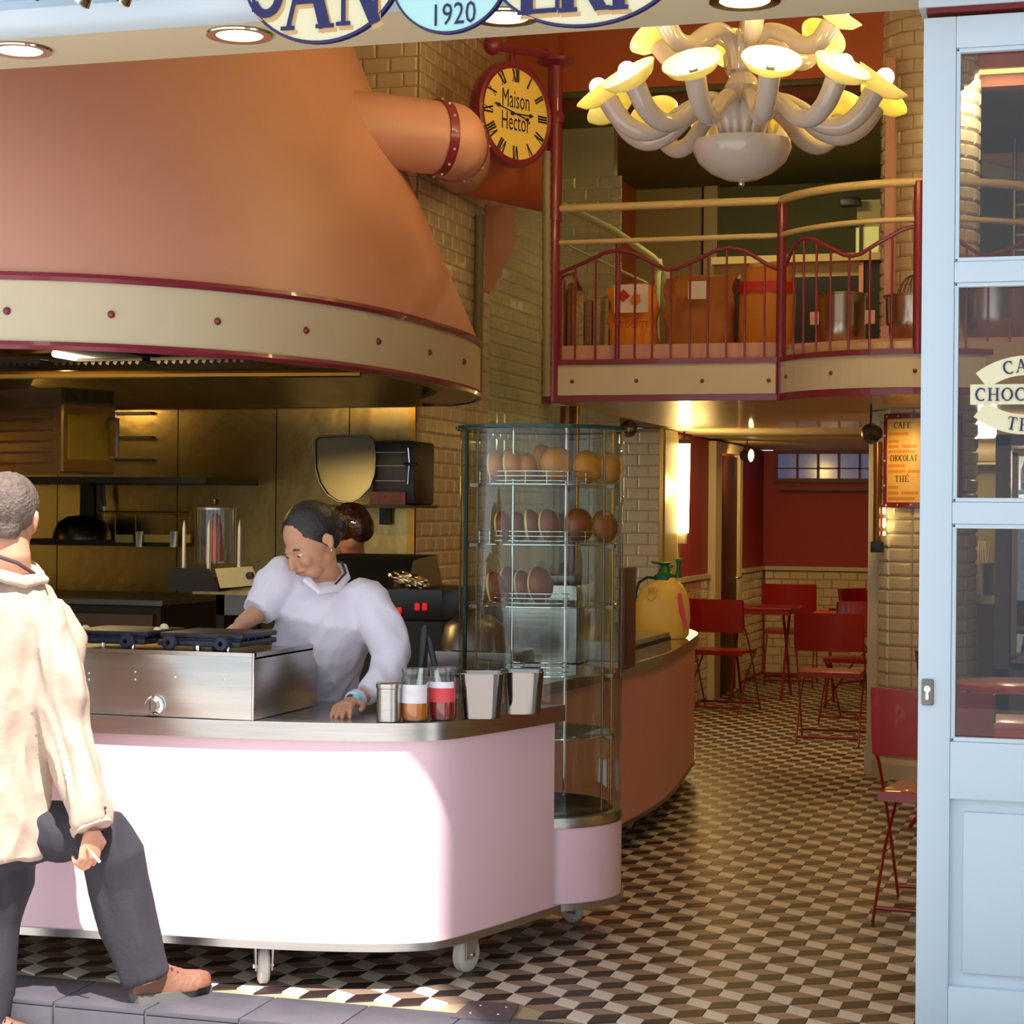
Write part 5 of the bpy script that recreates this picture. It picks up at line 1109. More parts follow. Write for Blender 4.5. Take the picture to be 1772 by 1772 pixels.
fd = part('door', b, mat('door_frame_tan', (150, 120, 84), .35, .4), fr_o); b = B(); b.cube2((fx0 + .12, 10.875, .7), (fx0 + .58, 10.88, fz - .12)); part('pane', b, M_glassj, fd)
b = B(); b.cube2((fx0 + .1, 11.5, .7), (fx0 + .6, 11.54, fz - .1)); part('back_panel', b, mat('fridge_liner', (226, 230, 214), .5), fr_o)
zsh = [at_y(1765, y, 11.0).z for y in (1128, 1020, 935, 848)]
cols = [('green_glass', (60, 130, 50)), ('teal_glass', (60, 110, 100)), ('yellow_drink', (210, 170, 40)), ('dark_cola', (60, 20, 16))]
for i, z in enumerate(zsh):
    b = B(); b.cube2((fx0 + .1, 10.92, z - .02), (fx0 + .6, 11.4, z)); part('shelf', b, M_cream, fr_o)
    pr = thing('drink_bottle', '', 'bottle'); m = mat(cols[i][0], cols[i][1], .1, trans=.3 if i < 2 else 0)
    b = B(); hh = .22 if i < 3 else .2; b.lathe([(.001, 0), (.028, 0), (.03, .01), (.03, hh * .55), (.012, hh * .8), (.012, hh), (.001, hh)], (0, 0, 0), 14); part('glass', b, m, pr, world=False)
    b = B(); b.lathe([(.0305, hh * .18), (.0305, hh * .45)], (0, 0, 0), 14); part('label', b, mat(('lime_label', 'white_label', 'gold_label', 'red_label')[i], ((130, 190, 60), (220, 220, 210), (220, 190, 90), (190, 50, 30))[i], .4), pr, world=False)
    b = B(); b.lathe([(.0135, hh - .015), (.0135, hh + .004), (.001, hh + .004)], (0, 0, 0), 10); part('cap', b, M_cream, pr, world=False)
    lb = ('green bottles on the lowest fridge shelf', 'teal bottles on the second fridge shelf from the bottom', 'yellow drinks on the third fridge shelf', 'dark cola bottles on the top fridge shelf')[i]
    for k in range(4):
        o = pr if k == 0 else dup(pr, (0, 0, 0)); o.location = (fx0 + .16 + k * .085, 11.0, z + .001); o['group'] = lb
        w_n = lb.replace('bottles', 'bottle').replace('drinks', 'drink'); o['label'] = ('leftmost ', 'second from left ', 'third from left ', 'rightmost ')[k] + w_n
lamp('AREA', (fx0 + .35, 11.1, fz - .08), 14, (.95, 1, .8), .4, (fx0 + .35, 11.15, 0), sy=.1)
sc0, sc1 = at_y(1684, 1030, 11.6), at_y(1722, 1030, 11.6)
svc = thing('service_counter', 'brown service counter between column and fridge', 'counter', (sc0.x + .1, 11.8, 0))
b = B(); b.cube2((sc0.x - .1, 11.62, 0), (fx0 - .01, 12.18, sc0.z - .05)); part('body', b, mat('service_brown', (120, 84, 44), .5), svc); b = B(); b.cube2((sc0.x - .12, 11.6, sc0.z - .05), (fx0 - .01, 12.19, sc0.z)); part('worktop', b, M_steelw, svc)
p = at_y(1698, 1000, 11.85); t = thing('straw_bin', 'steel bin of drinking straws on the service counter', 'straw holder', (p.x, 11.85, sc0.z))
b = B(); b.cyl((p.x, 11.85, sc0.z + .001), (p.x, 11.85, at_y(1698, 974, 11.85).z), .075, seg=20); part('bin', b, M_steel, t)
b = B(); z0 = at_y(1698, 974, 11.85).z
for i in range(46): a = random.uniform(0, 6.28); r = random.uniform(0, .06); q = Vector((p.x + r * math.cos(a), 11.85 + r * math.sin(a), z0 - .05)); b.tube([q, q + Vector((random.uniform(-.03, .03), random.uniform(-.03, .03), .18))], .0035, 5)
s_ = part('straws', b, M_cream, t); s_['kind'] = 'stuff'
p = at_y(1706, 742, 11.7); t = thing('globe_lamp', 'bright white lamp shade left of the fridge top', 'lamp', p)
b = B(); b.lathe([(.045, .05), (.06, .04), (.062, -.04), (.05, -.055), (.001, -.055)], p, 20, cap=True); part('shade', b, M_tube, t); b = B(); b.cyl(p + Vector((0, 0, .05)), (p.x, p.y, 2.045), .006, seg=6); part('cord', b, M_black, t)
lamp('POINT', (p.x, 11.5, p.z), 13, (1, .8, .45), .06)
p = at_y(1703, 783, 12.1); t = thing('paper_roll_holder', 'cream paper roll holder under the white lamp', 'paper holder', p); b = B(); b.cyl((p.x - .07, 12.1, p.z), (p.x + .07, 12.1, p.z), .06, seg=20); b.cube2((p.x - .08, 12.04, p.z - .075), (p.x + .08, 12.19, p.z - .062)); part('holder', b, M_cream, t)

# ============================================================ CLOCK
ck = at_y(885, 199, 9.60)
cdir = Vector((-.45, -.89, 0)).normalized()     # arm direction from post towards the street
cdir = (ck - Vector((-2.775, YB - .01, ck.z))).normalized(); cdir.z = 0; cdir.normalize()
clk = thing('wall_clock', 'double sided yellow clock with plum rim lettered Maison Hector', 'clock', ck)
cn = Vector((cdir.y, -cdir.x, 0))
if cn.dot(CC - ck) < 0: cn = -cn
cU = Vector((0, 0, 1)); cX = cU.cross(cn).normalized(); CRD = .262
q = Matrix((cX, cU, cn)).transposed()
b = B(); b.lathe([(CRD - .028, .035), (CRD - .01, .042), (CRD + .005, .036), (CRD + .012, .012), (CRD + .012, -.012), (CRD + .005, -.036), (CRD - .01, -.042), (CRD - .028, -.035)], ck, 56, M=q); part('rim', b, M_plum, clk)
b = B(); b.lathe([(.001, .03), (CRD - .02, .03)], ck, 48, M=q); b.lathe([(.001, -.03), (CRD - .02, -.03)], ck, 48, M=q); part('face', b, mat('clock_yellow', (244, 206, 96), .3, var=.02, emit=.10), clk)
nums = ['XII', 'I', 'II', 'III', 'IV', 'V', 'VI', 'VII', 'VIII', 'IX', 'X', 'XI']; M_ink = mat('clock_ink', (42, 24, 10), .5)
for i, s in enumerate(nums):
    a = PI / 2 - i * PI / 6; rad = Vector((math.cos(a), math.sin(a))); rX = cX * math.sin(a) - cU * math.cos(a); rY = cX * rad.x + cU * rad.y
    b = B(); o = ck + cn * .031 + rY * .166; glyphs(b, s if s != 'VIII' else 'VIII', flat_place(o, rX, rY, cn), .066, .46, .02, .001); part('numeral', b, M_ink, clk)
b = B(); font_text(b, 'Maison', ck + cn * .031 + cU * .03, cX, cU, cn, .135, .54, .001); part('lettering', b, M_ink, clk)
b = B(); font_text(b, 'Hector', ck + cn * .031 - cU * .085, cX, cU, cn, .135, .54, .001); part('lettering', b, M_ink, clk)
def hand(ang, L, tail, w, nm, o):
    d = cX * math.sin(ang) + cU * math.cos(ang); n_ = cX * math.cos(ang) - cU * math.sin(ang); c0 = ck + cn * o; bb = B()
    bb.slab([c0 - d * tail - n_ * w * .5, c0 - d * tail + n_ * w * .5, c0 + d * L * .72 + n_ * w * .4, c0 + d * L * .78 + n_ * w * 1.6, c0 + d * L, c0 + d * L * .78 - n_ * w * 1.6, c0 + d * L * .72 - n_ * w * .4], .002, cn); bb.ball(c0 - d * tail, w * 1.4, (1, 1, 1), 10); part(nm, bb, M_ink, clk)
hand(math.radians(283), .165, .085, .007, 'minute_hand', .036); hand(math.radians(88), .125, .03, .008, 'hour_hand', .039)
arm0 = Vector((-2.775, YB - .01, 3.66)); armz = at_y(968, 98, YB).z
arm0.z = armz; tip = at_d(852, 78, -(CR.transposed() @ (ck + cdir * .22 - CC)).z)
brk = thing('clock_bracket', 'plum bracket arm with ball end carrying the clock from the post', 'bracket', tip)
b = B(); b.tube([arm0 + (tip - arm0).normalized() * .045, tip], .024, 12); b.lathe([(.03, -.0), (.032, .03), (.026, .035)], arm0.lerp(tip, .1), 14, M=(tip - arm0).normalized().to_track_quat('Z', 'Y').to_matrix()); part('arm', b, M_plum, brk)
b = B(); b.ball(tip, .05, (1, 1, 1), 20); part('ball', b, M_plum, brk)
for k in (.25, -.0): b = B(); c = ck + cU * (CRD + .012); hh = arm0.lerp(tip, .62); b.cyl((c.x, c.y, c.z), (c.x, c.y, hh.z), .014, seg=8); 
part('hanger', b, M_plum, brk)
b = B(); b.cyl(ck + cU * 0 - cdir * (CRD + .012), (-2.775 + cdir.x * .035, YB - .01 + cdir.y * .035, ck.z), .01, seg=8); part('side_stay', b, M_plum, brk)

# ============================================================ CHANDELIER
CHC = at_d(1284, 245, 8.0); HX = Vector((CHC.x, CHC.y, 0))
chn = thing('chandelier', 'white porcelain chandelier with two tiers of curling arms and lit cups', 'chandelier', CHC)
zb = CHC.z
b = B(); b.lathe([(.012, -.165), (.07, -.155), (.13, -.128), (.18, -.085), (.206, -.03), (.2, .0), (.12, .015), (.06, .03), (.05, .1), (.035, .16), (.06, .19), (.075, .225), (.06, .26), (.03, .29), (.025, .4), (.03, .46), (.001, .46)], CHC, 36, cap=True); part('hub', b, M_white, chn)
b = B(); b.ball(CHC - Vector((0, 0, .175)), .014, (1, 1, 1), 10); part('finial', b, M_chrome, chn)
b = B(); b.cyl(CHC + Vector((0, 0, .46)), (CHC.x, CHC.y, CEIL - .03), .012, seg=10); part('rod', b, M_chrome, chn); b = B(); b.lathe([(.07, -.04), (.07, 0), (.001, 0)], (CHC.x, CHC.y, CEIL - .001), 20, cap=True); part('ceiling_rose', b, M_white, chn)
def arm_mesh(prof, rad, cup_dir, cup_r):
    P = catmull([(r, 0, z) for r, z in prof], 5); n = len(P)
    b1 = B(); b1.tube(P, [rad[0] + (rad[1] - rad[0]) * (i / (n - 1)) ** 1.5 for i in range(n)], 14, cap=True)
    e = Vector(P[-1]); d = Vector((math.cos(cup_dir), 0, math.sin(cup_dir))); q = d.to_track_quat('Z', 'Y').to_matrix()
    b2 = B(); cr = cup_r; b2.lathe([(.03, .0), (cr * .45, .006), (cr * .8, .028), (cr, .062), (cr * .985, .066), (cr * .78, .036), (cr * .42, .016), (.02, .012)], e, 28, M=q)
    b3 = B(); b3.lathe([(.018, .01), (.018, .03), (.016, .034)], e, 12, M=q, cap=True)
    b4 = B(); b4.ball(e + d * .072, .037, (1, 1, 1), 16)
    return b1, b2, b3, b4, e + d * .14
def tier(n, off, prof, rad, cd_, cr, dz, lamps):
    ms = None
    for i in range(n):
        a = off + 2 * PI * i / n
        if ms is None:
            b1, b2, b3, b4, lp = arm_mesh(prof, rad, cd_, cr); T = Matrix.Translation((0, 0, dz))
            objs = [part('arm', b1.xf(T), M_white, chn, world=False), part('cup', b2.xf(T), M_cup, chn, world=False)]
            objs[0]['label'] = 'curling white porcelain arm'; s1 = part('socket', b3.xf(T), M_black, objs[1], world=False); s2 = part('bulb', b4.xf(T), M_lamp, objs[1], world=False)
            for o in objs: o.rotation_euler = (0, 0, a)
            ms = objs
        else:
            for o in ms:
                c = o.copy(); COL.objects.link(c); c.rotation_euler = (0, 0, a)
                for k in o.children: kk = k.copy(); COL.objects.link(kk); kk.parent = c
        if i % lamps == 0: lamp('POINT', HX + Vector((lp.x * math.cos(a), lp.x * math.sin(a), zb + dz + lp.z)), 3.2, size=.04)
va = YAW - PI / 2      # direction from the chandelier towards the street side camera
tier(12, va + math.radians(4), [(.06, .0), (.085, .09), (.15, .155), (.24, .12), (.33, .05), (.42, .03), (.50, .075), (.555, .155)], (.03, .044), math.radians(52), .118, 0, 3)
tier(6, va, [(.02, .0), (.05, .1), (.11, .145), (.19, .12), (.26, .07), (.33, .075), (.385, .14)], (.03, .042), math.radians(52), .105, .30, 3)

# ============================================================ UPSTAIRS OBJECTS
ZM = 2.342
def ub(px, d_): p = at_y(px, 590, d_); return p.x
M_kraft = mat('kraft_paper', (170, 104, 44), .7, var=.12, scale=6, bump=.5, bscale=9)
def sack(x0, x1, ytop, Yv, m, nm, lab, taper=.9, dep=.2, roll=False):
    A, C_ = at_y(x0, 588, Yv), at_y(x1, 588, Yv); zt = at_y((x0 + x1) / 2, ytop, Yv).z; c = (A.x + C_.x) / 2; w = (C_.x - A.x) / 2
    t = thing(nm, lab, 'sack', (c, Yv + dep / 2, ZM), group='flour sacks behind the balusters')
    def rr(z, w_, d_, dx=0, n=24): return [(c + dx + w_ * math.copysign(abs(math.cos(2 * PI * i / n)) ** .72, math.cos(2 * PI * i / n)), Yv + dep / 2 + d_ * math.copysign(abs(math.sin(2 * PI * i / n)) ** .6, math.sin(2 * PI * i / n)), z) for i in range(n)]
    h = zt - ZM; b = B()
    if roll: L = [rr(ZM, w * .92, dep * .5), rr(ZM + .02, w, dep * .54), rr(ZM + h * .5, w * .98, dep * .55), rr(ZM + h * .8, w * .93, dep * .5), rr(ZM + h * .95, w * .8, dep * .38), rr(ZM + h, w * .5, dep * .2)]
    else: L = [rr(ZM, w * taper * .93, dep * .45), rr(ZM + .015, w * taper, dep * .54)] + [rr(ZM + h * q_, w * (taper + (1 - taper) * q_ ** 2), dep * (.56 - .5 * q_ ** 3), -.005 * q_) for q_ in (.15, .3, .45, .6, .72, .82, .9, .96, 1)]
    b.ringloft(L)
    for v in b.bm.verts:
        if v.co.z > ZM + .03: k_ = v.co.copy(); v.co += Vector((.012 * math.sin(k_.z * 37 + k_.y * 20), .012 * math.sin(k_.x * 60 + k_.z * 11), .010 * math.sin(k_.x * 23 + 1) * (k_.z > zt - .03)))
    part('bag', b, m, t); return t, c, w, zt, Yv
t, c, w, zt, y = sack(1049, 1133, 490, 10.3, mat('orange_white_bag', (236, 146, 34), .5, var=.03), 'sugar_bag', 'white and orange printed paper bag, leftmost upstairs', .95, .16)
b = B(); a_, c_ = at_y(1063, 493, 10.24), at_y(1121, 562, 10.24); b.cube2((a_.x, 10.235, at_y(1090, 541, 10.24).z), (c_.x, 10.238, a_.z)); part('white_panel', b, mat('bag_white', (236, 222, 206), .5), t)
b = B(); p = at_y(1078, 512, 10.23); u = .032; b.slab([p + Vector((-u * 1.0, 0, 0)), p + Vector((0, 0, -u * 1.1)), p + Vector((u * 1.3, 0, -.0)), p + Vector((u * .1, 0, u * 1.1))], .003, (0, -1, 0)); part('red_mark', b, mat('print_red', (210, 40, 10), .5), t)
b = B(); p = at_y(1099, 520, 10.23); b.slab([p + Vector((-.03, 0, .0)), p + Vector((0, 0, -.035)), p + Vector((.03, 0, -.01)), p + Vector((.028, 0, .03)), p + Vector((-.01, 0, .035))], .002, (0, -1, 0)); part('orange_mark', b, mat('print_orange', (240, 130, 10), .5), t)
b = B(); font_text(b, 'rnet Beurre', at_y(1088, 567, 10.2), (1, 0, 0), (0, 0, 1), (0, -1, 0), .078, .6, .001); part('lettering', b, mat('print_red', (210, 40, 10)), t)
t, c, w, zt, y = sack(1143, 1270, 474, 10.28, M_kraft, 'flour_sack', 'wide open topped brown paper sack with white label, middle', .92, .2)
a_, c_ = at_y(1191, 487, 10.2), at_y(1222, 517, 10.2); b = B(); b.cube2((a_.x, 10.2, c_.z), (c_.x, 10.203, a_.z)); part('paper_label', b, mat('bag_white', (236, 222, 206)), t)
t, c, w, zt, y = sack(1272, 1368, 450, 10.28, mat('ochre_paper', (200, 124, 34), .65, var=.1, bump=.5, bscale=9), 'flour_sack', 'round shouldered ochre sack with red band beside the post', 1, .24, True)
h = zt - ZM; b = B(); n = 24; rings = []
for z in (at_y(1320, 502, 10.2).z, at_y(1320, 484, 10.2).z): rings.append([(c + w * 1.0 * math.copysign(abs(math.cos(2 * PI * i / n)) ** .5, math.cos(2 * PI * i / n)), 10.4 + .137 * math.copysign(abs(math.sin(2 * PI * i / n)) ** .6, math.sin(2 * PI * i / n)), z) for i in range(n)])
b.ringloft(rings, cap=False); part('red_band', b, mat('band_red', (196, 20, 6), .5), t)
p = at_y(1152, 470, 10.6); t = thing('plastic_roll', 'pale plastic roll standing between the first two sacks', 'roll', (p.x, 10.62, ZM)); b = B(); b.tube([(p.x + .02, 10.62, ZM + .001), (p.x + .015, 10.62, ZM + .2), (p.x + .0, 10.62, p.z)], [.05, .055, .03], 14); part('roll', b, mat('pale_plastic', (190, 196, 160), .4), t)
t = thing('wrapped_goods', 'spotted wrapped packages behind the left balusters', 'package', (ub(985, 10.4), 10.45, ZM))
for i, (px, yt) in enumerate(((975, 500), (992, 492), (1008, 505), (1022, 520), (1037, 515))): b = B(); p = at_y(px, yt, 10.45); b.box((p.x, 10.45 + .01 * (i % 2), (p.z + ZM) / 2), (.042, .12, p.z - ZM - .002), bev=.008); part('package', b, mat('spotted_wrap_%d' % (i % 2), ((170, 150, 110), (150, 110, 70))[i % 2], .4, var=.5, scale=60), t)
def pot(px, yt, wpx, Yv, lab, nm='mixing_bowl', rim=1.0, bot=.85):
    p = at_y(px, yt, Yv); r = wpx / sc_at(p) / 2; h = p.z - ZM
    t = thing(nm, lab, 'pot', (p.x, Yv, ZM), group='steel mixer bowls on the mezzanine'); b = B()
    b.lathe([(.001, .001), (r * bot * .8, .001), (r * bot, .04), (r * .97, h * .45), (r, h * .96), (r * 1.05 * rim, h * .965), (r * 1.05 * rim, h), (r * .97, h * .98), (r * .94, h * .45), (r * bot * .8, .02), (.001, .02)], (p.x, Yv, ZM), 40); part('bowl', b, mat('bowl_steel', (186, 170, 150), .22, 1, var=.12, scale=2), t)
    return t, p, r
t, p, r = pot(1457, 509, 84, 10.35, 'straight sided steel mixer bowl behind the curved balusters', bot=.97)
t, p, r = pot(1583, 512, 100, 10.2, 'steel mixer bowl with wire whisk above it, behind the post', rim=1.03)
wk = thing('whisk', 'large balloon whisk standing in the right mixer bowl', 'whisk', (p.x, 10.2, p.z))
for k in range(9):
    a = PI * k / 9; R_ = .1; b = B(); b.tube([(p.x + R_ * math.cos(a) * math.sin(q_), 10.2 + R_ * math.sin(a) * math.sin(q_), p.z - .06 + .17 * math.cos(q_)) for q_ in np.linspace(-PI / 2, PI / 2, 13)], .0022, 5); part('wire', b, M_dsteel, wk)
t, p, r = pot(1725, 495, 130, 10.35, 'largest steel mixer bowl, seen through the door glass')
for i, (x0, y0, x1, y1, Yv) in enumerate(((1402, 540, 1417, 562, 9.86), (1497, 537, 1514, 560, 9.7), (1524, 564, 1538, 586, 9.9))):
    a_, c_ = at_y(x0, y0, Yv), at_y(x1, y1, Yv); b = B(); b.cube2((a_.x, Yv - .004, c_.z), (c_.x, Yv, a_.z)); tag(part('price_tag', b, M_salmon), ('salmon square tag left of the straight mixer bowl', 'salmon square tag right of the straight mixer bowl', 'lowest salmon square tag beside the whisk bowl')[i], 'tag', 'salmon tags on the balusters')
# worktop with ovens
xa, xb = at_y(1360, 470, 13.2).x, at_y(1526, 470, 13.2).x; zw = at_y(1440, 442, 13.2).z
mo = thing('bakers_bench', 'cream bench with dark ovens behind the curved railing', 'oven bench', ((xa + xb) / 2, 13.4, ZM))
b = B(); b.cube2((xa - .5, 13.1, zw - .05), (xb, 13.9, zw)); part('worktop', b, mat('bench_cream', (186, 172, 116), .4), mo)
b = B(); b.cube2((xa - .5, 13.2, at_y(1440, 478, 13.2).z), (at_y(1490, 470, 13.2).x, 13.9, zw - .051)); part('panel', b, mat('bench_cream', (186, 172, 116)), mo)
b = B(); b.cube2((xa - .5, 13.16, ZM + .01), (at_y(1487, 470, 13.2).x, 13.85, at_y(1440, 478, 13.2).z - .005)); b.cube2((at_y(1497, 470, 13.2).x, 13.16, ZM + .01), (xb, 13.85, zw - .06)); part('oven_front', b, M_black, mo)
b = B(); b.cube2((at_y(1488, 470, 13.2).x, 13.14, ZM + .01), (at_y(1496, 470, 13.2).x, 13.2, zw - .06)); part('post', b, M_salmon, mo)
xa, xb = at_y(1480, 350, 13.6).x, at_y(1532, 350, 13.6).x
gk = thing('lit_cabinet', 'pale green lit cabinet beside the salmon post upstairs', 'cabinet', ((xa + xb) / 2, 13.7, zw)); b = B(); b.cube2((xa, 13.7, zw + .001), (xb, 13.9, at_y(1500, 342, 13.6).z)); part('body', b, mat('pale_green_panel', (176, 178, 120), .4), gk)
b = B(); a_, c_ = at_y(1481, 393, 13.68), at_y(1520, 440, 13.68); b.cube2((a_.x, 13.685, c_.z), (c_.x, 13.7, a_.z)); part('lit_window', b, mat('lit_panel', (220, 220, 150), emit=.35, ecol=(220, 216, 120)), gk)
b = B(); a_, c_ = at_y(1487, 386, 13.66), at_y(1493, 441, 13.66); b.cube2((a_.x, 13.66, c_.z), (c_.x, 13.684, a_.z)); a_ = at_y(1478, 390, 13.66); b.box(a_, (.06, .02, .03), bev=.005); part('door_edge', b, M_black, gk)
b = B(); a_ = at_y(1472, 350, 13.6); b.box(a_, (.14, .08, .06), bev=.01); tag(part('ceiling_projector', b, M_black), 'small black device high beside the lit green cabinet', 'device')
# beyond the column, right: cream wall panel, curtain of shelves
xa = at_y(1702, 200, 13.4).x
b = B(); b.slab([at_y(1699, 145, 13.4), at_y(1800, 142, 13.4), at_y(1800, 312, 13.4), at_y(1699, 283, 13.4)], .05, (0, 1, 0)); struct('trim_22', b, M_salmon)
b = B(); b.slab([at_y(1699, 278, 13.35), at_y(1800, 305, 13.35), at_y(1800, 328, 13.35), at_y(1699, 304, 13.35)], .05, (0, 1, 0)); struct('trim_23', b, mat('pale_green', (170, 176, 130)))
rk = thing('storage_rack', 'rack with dark stacked goods at the right edge upstairs', 'rack', at_y(1772, 460, 13.0))
for k in range(6):
    z = at_y(1765, 330 + k * 26, 13.0).z; b = B(); b.cube2((at_y(1757, 400, 13.0).x, 12.9, z - .015), (at_y(1757, 400, 13.0).x + .6, 13.2, z)); s_ = part('shelf', b, M_cream, rk); b = B(); b.box((at_y(1757, 400, 13.0).x + .14, 13.0, z + .02), (.22, .2, .035), bev=.01); part('stacked_goods', b, mat('rack_brown', (90, 54, 34), .5), rk)
b = B(); b.cyl((at_y(1756, 400, 13.0).x, 12.9, ZM), (at_y(1756, 400, 13.0).x, 12.9, 3.9), .012, seg=6); part('upright', b, M_dsteel, rk)
# warm light of the rooms
lamp('AREA', (-.6, 10.9, 3.83), 12, (1, .78, .4), .5, (-.6, 12.4, 2.3))
lamp('AREA', (-2.2, 12.2, 3.85), 17, (1, .75, .36), .4, (-2.0, 12.6, 2.3))
lamp('AREA', (-1.9, 15.6, 2.03), 8, WARM, .5, (-1.9, 15.6, 0))
lamp('AREA', (-1.4, 12.0, 2.03), 7, WARM, .3, (-1.4, 12.0, 0))
lamp('AREA', (-5.2, 8.9, 2.2), 12, (1, .7, .28), .5, (-4.4, 9.3, 1.4))
lamp('AREA', (-.2, 8.2, 4.25), 26, WARM, .4, (-.4, 8.2, 0))
# ============================================================ PEOPLE
from mathutils import noise
def fuse(b, voxel=.008, it=3, fac=.5, wr=None):
    """melt overlapping limbs into one continuous surface; wr = (amount, frequency) cloth folds"""
    bmesh.ops.recalc_face_normals(b.bm, faces=b.bm.faces)
    me = bpy.data.meshes.new('f'); b.bm.to_mesh(me); b.bm.free(); o = bpy.data.objects.new('f', me); COL.objects.link(o)
    m = o.modifiers.new('r', 'REMESH'); m.mode = 'VOXEL'; m.voxel_size = voxel; m.adaptivity = 0
    if it: s = o.modifiers.new('s', 'SMOOTH'); s.iterations = it; s.factor = fac
    dg = bpy.context.evaluated_depsgraph_get(); m2 = bpy.data.meshes.new_from_object(o.evaluated_get(dg))
    nb = B(); nb.bm.from_mesh(m2); bpy.data.objects.remove(o); bpy.data.meshes.remove(me); bpy.data.meshes.remove(m2)
    for f in nb.bm.faces: f.smooth = True
    if wr:
        nb.bm.normal_update()
        for v in nb.bm.verts:
            c = v.co; q = Vector((c.x * wr[1], c.y * wr[1], c.z * wr[1] * wr[2] + .6 * math.sin(c.x * 9)))
            r = abs(noise.noise(q)) + .45 * abs(noise.noise(q * 2.3)); v.co = c + v.normal * (wr[0] * (.5 - 1.9 * r))
    return nb
def fr3(F, U):
    F = Vector(F).normalized(); U = (Vector(U) - F * Vector(U).dot(F)).normalized(); R_ = F.cross(U); return Matrix((F, R_, U)).transposed()   # columns: forward, right, up
def head(c, M, s=1.0, neck=None, skin=M_skin, ears=True):
    """one continuous head (cranium, face, jaw, nose, ears) with neck; origin between the ears"""
    b = B(); c = Vector(c)
    def L(x, y, z): return c + M @ (Vector((x, y, z)) * s)
    b.ball(L(-.012, 0, .035), .088 * s, (1.08, .86, .98), 24, M=M); b.ball(L(.03, 0, -.01), .07 * s, (.95, .88, 1.15), 20, M=M)
    b.ball(L(.045, 0, -.068), .042 * s, (1, 1.05, .8), 16, M=M); b.ball(L(.0, 0, -.05), .058 * s, (1, .98, .8), 16, M=M)
    b.ball(L(.082, 0, .02), .022 * s, (.7, 2.0, .5), 12, M=M)
    b.tube([L(.09, 0, .012), L(.104, 0, -.012), L(.112, 0, -.026), L(.094, 0, -.034)], [.008 * s, .011 * s, .014 * s, .012 * s], 10)
    for y in (-1, 1):
        b.ball(L(.07, y * .036, -.022), .022 * s, (1, 1, 1), 10, M=M)
        if ears:
            b.tube([L(.004, y * .075, .012), L(-.008, y * .084, .022), L(-.018, y * .088, .008), L(-.012, y * .083, -.016), L(.0, y * .076, -.026)], [.006 * s, .008 * s, .009 * s, .008 * s, .006 * s], 8)
            b.ball(L(-.004, y * .078, 0), .014 * s, (.8, .4, 1.5), 10, M=M)
    b.tube([L(.088, -.02, -.052), L(.096, 0, -.049), L(.088, .02, -.052)], [.005 * s, .0085 * s, .005 * s], 8)
    b.tube([L(.086, -.017, -.061), L(.093, 0, -.063), L(.086, .017, -.061)], [.005 * s, .008 * s, .005 * s], 8)
    if neck:
        b.tube([L(-.012, 0, -.03)] + [Vector(p) for p in neck[0]], [.052 * s] + neck[1], 18)
    return fuse(b, .0045, 2), L
def face_parts(L, M, s, par, browm):
    for y in (-1, 1):
        b = B(); b.ball(L(.0815, y * .031, .002), .0115 * s, (.8, 1.15, .45), 12, M=M); e = part('eye', b, mat('eye_white', (226, 220, 212), .25), par)
        b = B(); b.ball(L(.0885, y * .031, .001), .0056 * s, (.5, 1, .9), 10, M=M); part('iris', b, mat('iris_brown', (50, 30, 20), .2), par)
        b = B(); b.tube([L(.089, y * .015, .021), L(.092, y * .03, .027), L(.084, y * .048, .021)], [.002 * s, .0033 * s, .0015 * s], 6); part('eyebrow', b, browm, par)
    b = B(); b.tube([L(.0905, -.022, -.056), L(.0985, -.008, -.0535), L(.0995, 0, -.055), L(.0985, .008, -.0535), L(.0905, .022, -.056)], [.0015 * s, .0045 * s, .0045 * s, .0045 * s, .0015 * s], 8); part('lips', b, mat('lip', (176, 88, 80), .4), par)
